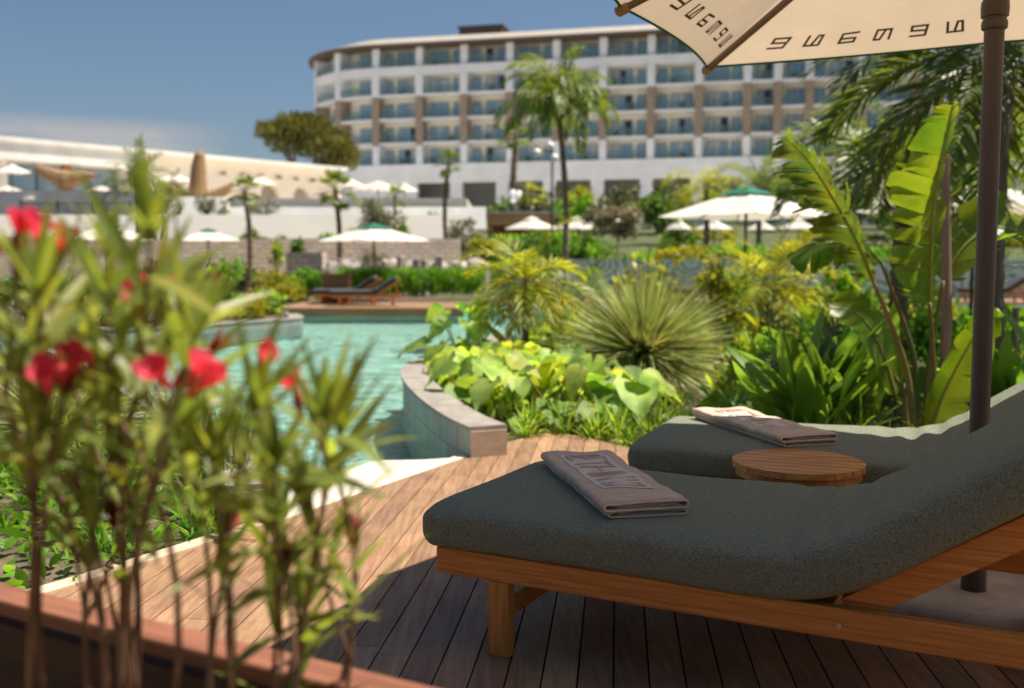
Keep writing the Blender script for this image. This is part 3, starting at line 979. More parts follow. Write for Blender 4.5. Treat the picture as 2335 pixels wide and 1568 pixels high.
    for z in (0.0016,):
        for i in range(kx + 1):
            for j in range(ky + 1):
                vs.append(onto(lerp(x0, x1, i / kx), lerp(y0, y1, j / ky), z))
    for i in range(kx):
        for j in range(ky):
            a = i * (ky + 1) + j
            fs.append((a, a + ky + 1, a + ky + 2, a + 1))
    mb.add(vs, fs)
    pan = mb.build('woven_panel', M['towel_panel'], top, smooth=True)
    # the five letters: read from the far end, tops towards +y
    lw, gap = 0.084, 0.030
    letters = {
        'E': [[(0.95, 0.0), (0.0, 0.0), (0.12, 1.0), (1.0, 1.0), (0.97, 0.5), (0.10, 0.5)]],
        'T': [[(0.0, 1.0), (1.0, 1.0)], [(0.5, 1.0), (0.5, 0.0)]],
        'H': [[(0.0, 0.0), (0.0, 1.0)], [(1.0, 0.0), (1.0, 1.0)], [(0.0, 0.5), (1.0, 0.5)]],
        'N': [[(0.0, 0.0), (0.0, 1.0)], [(0.0, 1.0), (0.9, 0.0)], [(0.9, 0.0), (1.0, 1.0)]],
        'O': [[(0.0, 1.0), (0.15, 0.0), (0.95, 0.0), (1.0, 1.0), (0.55, 1.0), (0.45, 0.1)]],
    }
    mb = MB()
    x = x0 + 0.026
    for ch in 'ETHNO':
        for pl in letters[ch]:
            stroke_bars(mb, [(x + q[0] * lw, y0 + 0.026 + q[1] * (y1 - y0 - 0.052)) for q in pl], 0.0105, 0.0, 0.0065, onto)
        x += lw + gap
    # thin raised border of the panel
    for pl in ([(x0, y0), (x1, y0), (x1, y1), (x0, y1), (x0, y0)],):
        pass
    mb.build('raised_lettering', M['towel'], pan)
    return t
T1 = make_towel('folded taupe towel with ETHNO woven panel on the nearest lounger, wholly in shade')
T1.location = (0.11, 3.80, 0.4745)
T1.rotation_euler.z = math.atan2(-0.82, 0.17)
T2 = copy_tree(T1)
T2['label'] = 'folded taupe towel on the farther lounger, its far corner in sunlight'
T2.location = (0.905, 4.97, 0.4745)
T2.rotation_euler.z = math.atan2(-0.93, 0.27)
# a towel's origin is its far left corner, y runs to the right seen from the near end
for T_ in (T1, T2):
    pass

# ------------------------------------------------------------------ round side table
t = thing('side_table', 'round slatted teak side table between the two green loungers', 'table', (1.135, 3.90, 0))
rad, zt = 0.255, 0.472
sang = R(-24)
for k in range(-4, 4):
    a0, a1 = k * 0.0655 + 0.003, (k + 1) * 0.0655 - 0.003
    pl = []
    for s_ in range(9):
        yy = lerp(a0, a1, s_ / 8)
        pl.append((math.sqrt(max(0.0004, rad * rad - yy * yy)), yy))
    pl = pl + [(-x, y) for x, y in pl[::-1]]
    ps = [(x * math.cos(sang) - y * math.sin(sang), x * math.sin(sang) + y * math.cos(sang)) for x, y in pl]
    mb = MB(); mb.prism(ps, zt - 0.024, zt)
    mb.build('slat', M['teak_top'], t)
mb = MB(); mb.lathe([(rad - 0.03, zt - 0.055), (rad - 0.012, zt - 0.055), (rad - 0.012, zt - 0.026), (rad - 0.03, zt - 0.026), (rad - 0.03, zt - 0.055)], n=40, cap=False)
mb.build('apron', M['teak'], t)
for k in range(3):
    a = 0.5 + 2 * PI * k / 3
    mb = MB(); mb.tube([(math.cos(a) * 0.2, math.sin(a) * 0.2, 0), (math.cos(a) * 0.17, math.sin(a) * 0.17, zt - 0.05)], [0.016, 0.02], 8)
    mb.build('leg', M['teak_leg'], t)

# ------------------------------------------------------------------ umbrellas
GLY = {
    '9': [[(0, 1), (1, 1)], [(0, 1), (0.06, 0.55), (1, 0.5)], [(1, 1), (1, 0), (0.1, 0)]],
    'U': [[(0, 1), (0.1, 0), (1, 0), (0.9, 1), (0.62, 1), (0.52, 0)]],
    '6': [[(1, 1), (0, 0.92), (0.07, 0), (1, 0.04), (0.97, 0.45), (0.05, 0.42)]],
    'N': [[(1, 0.0), (0.92, 1), (0, 1), (0.06, 0), (0.42, 0), (0.55, 1)]],
}
def canopy_shape(half, z0, rise, sag, vent=0.16):
    """returns P(panel, x, r): point on the canopy between rib panel and panel+1"""
    ends = []
    for k in range(8):
        a = -2 * PI * k / 8 + PI * 0.75        # clockwise from above, starting at a corner
        cx, cy = math.cos(a), math.sin(a)
        m_ = max(abs(cx), abs(cy))
        ends.append(Vector((cx / m_ * half, cy / m_ * half, 0)))
    def P(k, x, r):
        e_ = lerp(ends[k % 8], ends[(k + 1) % 8], x)
        b_ = 4 * x * (1 - x)
        q = e_ * r * (1 - sag * b_ * r)
        z = z0 + rise * (1 - r) - 0.05 * b_ * r * (1 - r * 0.55) * half / 1.35
        return Vector((q.x, q.y, z))
    return P, ends
def canopy_mesh(P, r0, r1, nr, nx, dz=0.0):
    mb = MB()
    vs, fs = [], []
    n_ = 8 * nx
    for i in range(nr + 1):
        r = lerp(r0, r1, i / nr)
        for k in range(8):
            for j in range(nx):
                vs.append(P(k, j / nx, r) + Vector((0, 0, dz)))
    for i in range(nr):
        for j in range(n_):
            j2 = (j + 1) % n_
            fs.append((i * n_ + j, (i + 1) * n_ + j, (i + 1) * n_ + j2, i * n_ + j2))
    mb.add(vs, fs)
    return mb
# the near umbrella
UZ, UH, UHALF = 2.27, 0.56, 1.345
UMB = thing('parasol', 'large cream parasol overhead with dark printed glyphs, brown pole and ribs', 'parasol', (1.645, 3.47, 0), R(-25.5))
P, ends = canopy_shape(UHALF, UZ, UH, 0.055)
can = canopy_mesh(P, 0.10, 1.0, 16, 14).build('canopy', M['canopy'], UMB, smooth=True, angle=R(30))
canopy_mesh(P, 0.0, 0.17, 3, 6, 0.07).build('vent_cap', M['green_cap'], UMB, smooth=True)
mb = MB()
for k in range(8):
    mb.tube([P(k, j / 14, 1.0) for j in range(15)], 0.0065, 5, cap=False)
mb.build('green_binding', M['green_trim'], can)
seq = '9U6N9U'
for k in range(8):
    plen = (ends[(k + 1) % 8] - ends[k]).length
    for i in range(6):
        cx = 0.185 + i * 0.135
        gw, gh = 0.105 / plen, 0.10
        def fn(x, y, z, k=k, cx=cx):
            return P(k, cx + (x - 0.5) * 0.070 / (plen * 0.87), 0.862 + (1 - y) * 0.052) - Vector((0, 0, 0.003 + z))
        mb = MB()
        for pl in GLY[seq[i]]:
            # strokes are given in glyph units; width 0.14 of the glyph
            stroke_bars(mb, pl, 0.165, 0.0, 0.0015, fn)
        mb.build('printed_glyph', M['print'], can)
hubz = UZ + UH - 0.09
for k in range(8):
    a = ends[k].normalized()
    tip = ends[k] * 1.004 + Vector((0, 0, UZ - 0.018))
    root = a * 0.05 + Vector((0, 0, hubz - 0.005))
    mb = MB(); mb.bar(root, tip, 0.032, 0.022, bev=0.004)
    rb = mb.build('rib', M['ribm'], UMB)
    mb = MB(); d_ = (tip - root).normalized()
    mb.bar(tip - d_ * 0.045 - Vector((0, 0, 0.001)), tip + d_ * 0.014 - Vector((0, 0, 0.001)), 0.042, 0.036, bev=0.009)
    mb.build('rib_cap', M['ribcap'], rb)
    mb = MB(); mid = lerp(root, tip, 0.52)
    mb.bar(a * 0.06 + Vector((0, 0, UZ + 0.02)), mid - Vector((0, 0, 0.014)), 0.018, 0.016)
    mb.build('strut', M['ribm'], rb)
mb = MB(); mb.lathe([(0.03, 2.08), (0.0335, 2.2), (0.0335, UZ + UH)], n=24)
mb.build('upper_pole', M['pole'], UMB, smooth=True, angle=R(40))
mb = MB(); mb.lathe([(0.0325, 0.0), (0.0325, 2.07)], n=24)
mb.build('lower_pole', M['pole'], UMB, smooth=True, angle=R(40))
mb = MB(); mb.lathe([(0.034, 2.045), (0.041, 2.05), (0.0425, 2.062), (0.041, 2.075), (0.0375, 2.078), (0.0375, 2.086), (0.044, 2.09), (0.0455, 2.115), (0.044, 2.14), (0.039, 2.145), (0.041, 2.155), (0.041, 2.165), (0.036, 2.17)], n=24)
mb.build('pole_collar', M['pole'], UMB, smooth=True, angle=R(40))
for zz, nm in ((UZ + 0.0, 'runner'), (hubz - 0.01, 'hub')):
    mb = MB(); mb.lathe([(0.04, zz - 0.04), (0.065, zz - 0.035), (0.065, zz + 0.03), (0.04, zz + 0.04)], n=16)
    mb.build(nm, M['ribm'], UMB)
mb = MB(); mb.box(-0.36, 0.36, -0.36, 0.36, 0.0, 0.095, bev=0.02); mb.build('base_slab', M['concrete'], UMB)
mb = MB(); mb.lathe([(0.042, 0.095), (0.042, 0.10), (0.042, 0.22), (0.036, 0.225)], n=20); mb.build('base_sleeve', M['pole'], UMB)

def far_umbrella(label, pos, half, zr, rise, rz, group, capr=0.30, pole='dark', canopym='white_canopy', cap='green_cap'):
    t = thing('parasol', label, 'parasol', pos, rz, group)
    P, ends = canopy_shape(half, zr, rise, 0.02)
    canopy_mesh(P, 0.12, 1.0, 8, 6).build('canopy', M[canopym], t, smooth=True, angle=R(20))
    canopy_mesh(P, 0.0, capr, 3, 4, 0.07).build('vent_cap', M[cap], t, smooth=True)
    mb = MB(); mb.lathe([(0.035, 0), (0.035, zr + rise)], n=10); mb.build('pole', M[pole], t)
    mb = MB(); mb.box(-.35, .35, -.35, .35, 0, .09); mb.build('base_slab', M['concrete'], t)
    for k in range(8):
        mb = MB(); mb.bar(ends[k].normalized() * 0.05 + Vector((0, 0, zr + rise - 0.06)), ends[k] + Vector((0, 0, zr - 0.02)), 0.025, 0.02)
        mb.build('rib', M[pole], t)
    return t
far_umbrella('white parasol with green cap over the two loungers on the island deck', (-4.58, 33.2, 0), 1.36, 2.02, 0.52, R(40), 'white parasols with green caps')
far_umbrella('large green capped white parasol before the hotel, left of the torn banana leaves', (5.32, 22.8, -0.03), 1.40, 2.36, 0.63, R(38), 'white parasols with green caps')
far_umbrella('white parasol with green cap half hidden by the brown pole and tall banana leaf', (8.3, 18.0, -0.03), 1.50, 2.22, 0.56, R(43), 'white parasols with green caps')
far_umbrella('white parasol with green cap seen through the red flowering shrub tips', (-16.6, 41, -0.03), 1.55, 2.28, 0.66, R(30), 'white parasols with green caps')
far_umbrella('white parasol with green cap beside the thin palm, between red shrub and island', (-12.6, 41.5, -0.03), 1.22, 2.25, 0.46, R(20), 'white parasols with green caps')
for i, (u, v, hw, Y, lab) in enumerate(((1212, 521, 60, 50, 'left of the two white parasols beside the orange timber kiosk'), (1318, 521, 58, 49, 'right of the two white parasols beyond the tall drooping palm'), (1408, 523, 40, 56, 'small white parasol beyond the pale plumed bush'), (1628, 522, 42, 58, 'small white parasol seen beneath the large green capped one'), (1548, 522, 30, 59, 'small white parasol at the left tip of the large green capped one'), (1735, 523, 34, 60, 'small white parasol below the right half of the large green capped one'), (1905, 522, 34, 60, 'small white parasol behind the ragged leaning banana leaf'), (1820, 521, 48, 58, 'small white parasol at far right beneath the large green capped one'))):
    p_ = at(u, v, Y)
    gz = {50: 1.2, 49: 1.1, 56: 1.7, 58: 1.9, 59: 2.0, 60: 2.1}[Y]
    far_umbrella(lab, (p_.x, p_.y, gz), hw * Y / FPX * 0.74, p_.z - gz, 0.55, R(35 + i * 4), 'white parasols on the bank', cap='white_canopy')
for i, (u, v, hw, Y, lab) in enumerate(((800, 424, 32, 72, 'leftmost of the cream parasols beside the arched building end'), (862, 431, 62, 71, 'largest of the cream parasols beside the arched building end'), (922, 435, 30, 72, 'rightmost of the cream parasols beside the arched building end'),
        (28, 393, 40, 67.2, 'cream parasol with tall finial at the far left under the white fascia'), (18, 443, 62, 69, 'wide cream parasol at the far left, below the one with a finial'), (76, 455, 58, 67.3, 'cream parasol in front of the first woven whale tail'), (233, 443, 55, 70, 'upper of two stacked cream parasols between whale tail and palm'), (236, 456, 52, 67.4, 'lower of two stacked cream parasols between whale tail and palm'), (402, 412, 40, 73, 'cream parasol behind the date palm fronds'), (598, 418, 40, 80, 'cream parasol in front of the arches'))):
    p_ = at(u, v, Y)
    far_umbrella(lab, (p_.x, p_.y, 5.6), hw * Y / FPX * 0.76, p_.z - 5.6, 0.5, R(30 + 7 * i), 'cream parasols on the upper terrace', cap='white_canopy')

# island loungers and far ones
L3 = make_lounger('sun_lounger', 'dark grey lounger with bright orange rail nearest the water on the island deck', M['mattdark'], 'dark loungers across the water')
L3.location = (-5.25, 29.0, 0.02); L3.rotation_euler.z = R(6)
L4 = copy_tree(L3); L4['label'] = 'dark grey lounger farther back on the island deck, beside the wooden box'
L4.location = (-6.05, 30.3, 0.02); L4.rotation_euler.z = R(2)
for x, y, lab in ((5.0, 32.2, 'dark lounger on the terrace below the patterned wall, just right of the spiky plant'), (8.6, 32.4, 'dark lounger on the terrace behind the pale stemmed small palm'), (14.6, 32.0, 'dark lounger on the terrace at far right beyond the brown pole')):
    q = copy_tree(L3); q['label'] = lab; q.location = (x, y, 0.02); q.rotation_euler.z = R(-8)
t = thing('wooden_box', 'slatted wooden box standing behind the island loungers', 'box', (-5.55, 31.6, 0.02))
mb = MB()
for k in range(7):
    mb.box(-.42, .42, -.25, .25, 0.02 + k * .125, 0.135 + k * .125)
mb.build('body', M['wood_far'], t)
mb = MB(); mb.box(-.46, .46, -.29, .29, 0.9, 0.94); mb.build('lid', M['wood_far'], t)

# ------------------------------------------------------------------ planter box near the camera
a_ = Vector((0.8787, -0.4774, 0)); n_ = Vector((0.4774, 0.8787, 0))
o_ = gp(328, 1405, 0.68)
t = thing('planter_box', 'red brown timber planter box holding the red flowering shrubs', 'planter', (o_.x, o_.y, 0), math.atan2(a_.y, a_.x))
mb = MB(); mb.box(-2.6, 2.2, -0.062, 0.0, 0.652, 0.68, bev=0.005); mb.build('rim_board', M['planter'], t)
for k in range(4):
    mb = MB(); mb.box(-2.6, 2.2, -0.052, -0.012, 0.005 + k * 0.158, 0.005 + (k + 1) * 0.158 - 0.003, bev=0.004); mb.build('wall_board', M['shadeboard'], t)
mb = MB(); mb.box(-2.6, 2.2, -0.11, -0.054, 0.42, 0.445, bev=0.004); mb.build('inner_batten', M['teak'], t)
mb = MB(); mb.box(-2.6, 0.35, -0.62, -0.57, 0.0, 0.46, bev=0.004); mb.build('near_board', M['planter'], t)
mb = MB(); mb.box(-2.6, 2.2, -0.568, -0.112, 0.02, 0.40); mb.build('soil', M['soil'], t)
rr = random.Random(12)
mb = MB()
for k in range(700):
    p_ = Vector((rr.uniform(-1.6, 0.9), rr.uniform(-0.55, -0.12), 0.405 + rr.random() * 0.03))
    d_ = Vector((rr.uniform(-1, 1), rr.uniform(-1, 1), rr.uniform(-.2, .35)))
    mb.blade(p_, d_, Vector((d_.y, -d_.x, rr.uniform(-.4, .4))), rr.uniform(.03, .09), rr.uniform(.008, .02), 0.3, 3)
tag(mb.build('leaf_litter', M['litter'], None), 'dry fallen leaves on the planter soil', 'leaf litter', kind='stuff').matrix_world = t.matrix_basis.copy()

# ------------------------------------------------------------------ plants: builders
def rnd_unit(rr):
    while True:
        q = Vector((rr.uniform(-1, 1), rr.uniform(-1, 1), rr.uniform(-1, 1)))
        if 0.05 < q.length < 1: return q.normalized()
def feather(mb, mb_r, base, az, elev, L, droop, rr, n=26, ll=0.3, lw=0.03, ldroop=0.5, wind=None, rrad=0.008, start=0.12):
    """one pinnate frond: a drooping rachis with leaflets on both sides"""
    d = Vector((math.cos(az) * math.cos(elev), math.sin(az) * math.cos(elev), math.sin(elev)))
    p = Vector(base)
    K = 12
    pts, dirs = [p.copy()], [d.copy()]
    for i in range(K):
        d = (d + Vector((0, 0, -droop / K * (0.5 + 1.1 * i / K))) + (wind * (i / K / K) if wind else Vector())).normalized()
        p = p + d * (L / K)
        pts.append(p.copy()); dirs.append(d.copy())
    mb_r.tube(pts, [rrad * (1 - 0.8 * i / K) for i in range(K + 1)], 4, cap=False)
    roll = rr.uniform(-.5, .5)
    for i in range(n):
        t_ = start + (1 - start) * (i + rr.random() * .6) / n
        f = min(t_ * K, K - 0.001); k = int(f); fr_ = f - k
        q = lerp(pts[k], pts[k + 1], fr_); dd = lerp(dirs[k], dirs[k + 1], fr_).normalized()
        sd = dd.cross(UP)
        if sd.length < 0.05: sd = Vector((math.sin(az), -math.cos(az), 0))
        sd.normalize()
        nn = sd.cross(dd)
        sd = (sd * math.cos(roll) + nn * math.sin(roll))
        nn = sd.cross(dd)
        env = (0.45 + 0.55 * math.sin(PI * min(1, 0.15 + t_ * 0.85)) ** 0.6) * (1.0 if t_ < .8 else 1 - (t_ - .8) * 2.2)
        for sg in (-1, 1):
            a = R(rr.uniform(38, 62)) * (1 - 0.35 * t_)
            ld = dd * math.cos(a) + sd * sg * math.sin(a) + nn * rr.uniform(0.0, 0.35)
            if wind: ld = ld + wind * 0.35
            mb.blade(q, ld, dd.cross(ld) .cross(ld) if rr.random() < .3 else nn.cross(ld), ll * env * rr.uniform(.8, 1.1), lw, ldroop * rr.uniform(.6, 1.4), 3)
def trunk_mb(base, top, r0, r1, rr, rings=14, bulge=0.0, ragged=0.12, n=9):
    mb = MB()
    pts, rad = [], []
    base, top = Vector(base), Vector(top)
    lean = Vector((rr.uniform(-.04, .04), rr.uniform(-.04, .04), 0)) * (top - base).length
    for i in range(rings * 2 + 1):
        t_ = i / (rings * 2)
        pts.append(lerp(base, top, t_) + lean * math.sin(PI * t_))
        rad.append(lerp(r0, r1, t_) * (1 + (ragged if i % 2 else -ragged * .4)) + bulge * math.exp(-t_ * 9))
    mb.tube(pts, rad, n)
    return mb
def feather_palm(label, X, Y, z0, z1, tr, L, n, leaf, rr, elev=(0.2, 1.35), droop=1.5, ll=0.32, lw=0.03, nl=26, wind=None, group=None, az=None, spear=2, name='feather_palm', skirt=0, ldroop=0.5, bark='bark'):
    t = thing(name, label, 'palm tree', (X, Y, z0), 0, group)
    trunk_mb((0, 0, -0.05), (0, 0, z1 - z0), tr, tr * 0.8, rr).build('trunk', M[bark], t, smooth=False)
    mb, mr = MB(), MB()
    for i in range(n):
        f = i / max(1, n - 1)
        e_ = lerp(elev[1], elev[0], f ** 0.8) + rr.uniform(-.12, .12)
        a = (i * 2.399 + rr.uniform(-.3, .3)) if az is None else rr.uniform(*az)
        feather(mb, mr, (rr.uniform(-.03, .03), rr.uniform(-.03, .03), z1 - z0 - 0.04), a, e_, L * rr.uniform(.8, 1.1), droop * rr.uniform(.75, 1.25), rr, nl, ll, lw, ldroop, wind)
    for i in range(skirt):
        feather(mb, mr, (0, 0, z1 - z0 - 0.1), i * 2.4, -0.5, L * .7, 0.8, rr, nl, ll * .8, lw, 0.6)
    mb.build('crown', leaf, t)
    mr.build('frond_stems', M['petiole'], t)
    return t
def fan(mb, mr, base, az, elev, pet, r, rr, seg=18, droop=0.4):
    d = Vector((math.cos(az) * math.cos(elev), math.sin(az) * math.cos(elev), math.sin(elev)))
    hub = Vector(base) + d * pet + Vector((0, 0, -0.12 * pet * math.cos(elev)))
    mr.tube([base, lerp(Vector(base), hub, .5) + Vector((0, 0, .05 * pet)), hub], [0.02, 0.016, 0.012], 4, cap=False)
    sd = d.cross(UP); sd = sd.normalized() if sd.length > .05 else Vector((1, 0, 0))
    d2 = (d + Vector((0, 0, -0.35))).normalized()
    nn = sd.cross(d2).normalized()
    for i in range(seg):
        a = lerp(-2.0, 2.0, i / (seg - 1))
        ld = d2 * math.cos(a) + sd * math.sin(a) + nn * 0.12
        mb.blade(hub, ld, nn.cross(ld), r * (0.75 + 0.25 * math.cos(a)) * rr.uniform(.9, 1.05), r * 0.13, droop * rr.uniform(.5, 1.5), 4, lambda t: 0.35 + 1.3 * t if t < .5 else 2.0 * (1 - t))
def fan_palm(label, X, Y, z0, z1, tr, r, n, rr, leaf='l_palm', group='slender fan palms', heads=None):
    t = thing('fan_palm', label, 'palm tree', (X, Y, z0), 0, group)
    trunk_mb((0, 0, -0.1), (0, 0, z1 - z0), tr, tr * 0.75, rr, bulge=tr * .4).build('trunk', M['bark'], t)
    mb, mr = MB(), MB()
    for i in range(n):
        f = i / max(1, n - 1)
        fan(mb, mr, (0, 0, z1 - z0), i * 2.399 + rr.uniform(-.3, .3), lerp(1.3, -0.55, f) + rr.uniform(-.15, .15), r * rr.uniform(.65, .95), r * rr.uniform(.55, .75), rr)
    mb.build('crown', M[leaf], t)
    mr.build('frond_stems', M['petiole'], t)
    return t
def leaf_cloud(mb, c, rad, n, ls, rr, clumps=9, up=0.3, aspect=0.45, dense=0.75):
    """leaves gathered in clumps through an uneven volume"""
    c = Vector(c); rad = Vector(rad)
    cs = []
    for i in range(clumps):
        q = rnd_unit(rr) * rr.uniform(.35, .85)
        cs.append((Vector((c.x + q.x * rad.x, c.y + q.y * rad.y, c.z + q.z * rad.z)), rr.uniform(.28, .55)))
    for i in range(n):
        cc, s_ = cs[rr.randrange(len(cs))]
        q = rnd_unit(rr) * (rr.random() ** 0.45) * s_
        p_ = cc + Vector((q.x * rad.x, q.y * rad.y, q.z * rad.z))
        d_ = (rnd_unit(rr) + q.normalized() * .7 + Vector((0, 0, up))).normalized()
        L_ = ls * rr.uniform(.6, 1.3)
        mb.blade(p_, d_, rnd_unit(rr), L_, L_ * aspect, 0.3, 3, oval)
def bush(label, X, Y, z0, rad, n, ls, leaf, rr, cat='shrub', name='shrub', group=None, clumps=9, stems=4, aspect=0.45, up=0.3, lift=0.0):
    t = thing(name, label, cat, (X, Y, z0), 0, group)
    mb = MB()
    leaf_cloud(mb, (0, 0, rad[2] * 0.85 + lift), rad, n, ls, rr, clumps, up, aspect)
    mb.build('foliage', M[leaf], t)
    mb = MB()
    for i in range(stems):
        a = rr.random() * 6.28
        mb.tube([(0.1 * rad[0] * math.cos(a), 0.1 * rad[1] * math.sin(a), -0.05), (0.3 * rad[0] * math.cos(a + .3), 0.3 * rad[1] * math.sin(a + .3), (rad[2] + lift) * .6), (0.55 * rad[0] * math.cos(a), .55 * rad[1] * math.sin(a), (rad[2]) * 1.1 + lift)], [max(.012, rad[0] * .05), max(.01, rad[0] * .03), .008], 5)
    mb.build('stems', M['barkgrey'], t)
    return t
def strap_clump(mb, c, n, L, wd, rr, spread=0.7, droop=1.2, n_seg=5, cr=0.06):
    c = Vector(c)
    for i in range(n):
        a = rr.random() * 2 * PI
        e_ = rr.uniform(0.5, 1.45) if spread < 1 else rr.uniform(0.1, 1.5)
        d = Vector((math.cos(a) * math.cos(e_), math.sin(a) * math.cos(e_), math.sin(e_)))
        mb.blade(c + Vector((rr.uniform(-cr, cr), rr.uniform(-cr, cr), 0)), d, Vector((-math.sin(a), math.cos(a), 0)), L * rr.uniform(.6, 1.1), wd, droop * rr.uniform(.5, 1.3), n_seg, strap, cup=-0.08 if wd > .02 else 0)
def taro_leaf(mb, mr, base, az, ht, size, rr, tilt=0.5):
    """heart shaped blade carried on an arching stalk"""
    base = Vector(base)
    out_ = Vector((math.cos(az), math.sin(az), 0))
    tip = base + out_ * ht * rr.uniform(.35, .7) + Vector((0, 0, ht))
    mr.tube([base, lerp(base, tip, .5) + Vector((0, 0, ht * .12)), tip], [.012, .009, .006], 5, cap=False)
    d = (out_ + Vector((0, 0, -tilt * rr.uniform(.2, 1.4)))).normalized()
    sd = d.cross(UP).normalized()
    sd = (sd + UP * rr.uniform(-.5, .5)).normalized()
    nn = sd.cross(d).normalized()
    rows = [(-0.32, 0.20), (-0.22, 0.36), (0.0, 0.46), (0.2, 0.45), (0.42, 0.36), (0.62, 0.22), (0.8, 0.1), (0.92, 0.0)]
    vs, fs = [], []
    wav = rr.random() * 6
    for i, (x, w_) in enumerate(rows):
        bend = -0.25 * max(0, x) ** 2
        for j in range(5):
            s_ = (j - 2) / 2
            y = w_ * s_
            xx = x
            if i == 0 and j == 2: xx = -0.04
            if i == 1 and j == 2: xx = 0.0
            z = bend * 1.5 + 0.16 * abs(s_) * w_ * 1.6 + 0.06 * math.sin(x * 11 + s_ * 6 + wav) * abs(s_)
            vs.append(tip + (d * xx + sd * y + nn * z) * size)
    for i in range(len(rows) - 1):
        for j in range(4):
            fs.append((i * 5 + j, i * 5 + j + 1, (i + 1) * 5 + j + 1, (i + 1) * 5 + j))
    mb.add(vs, fs)

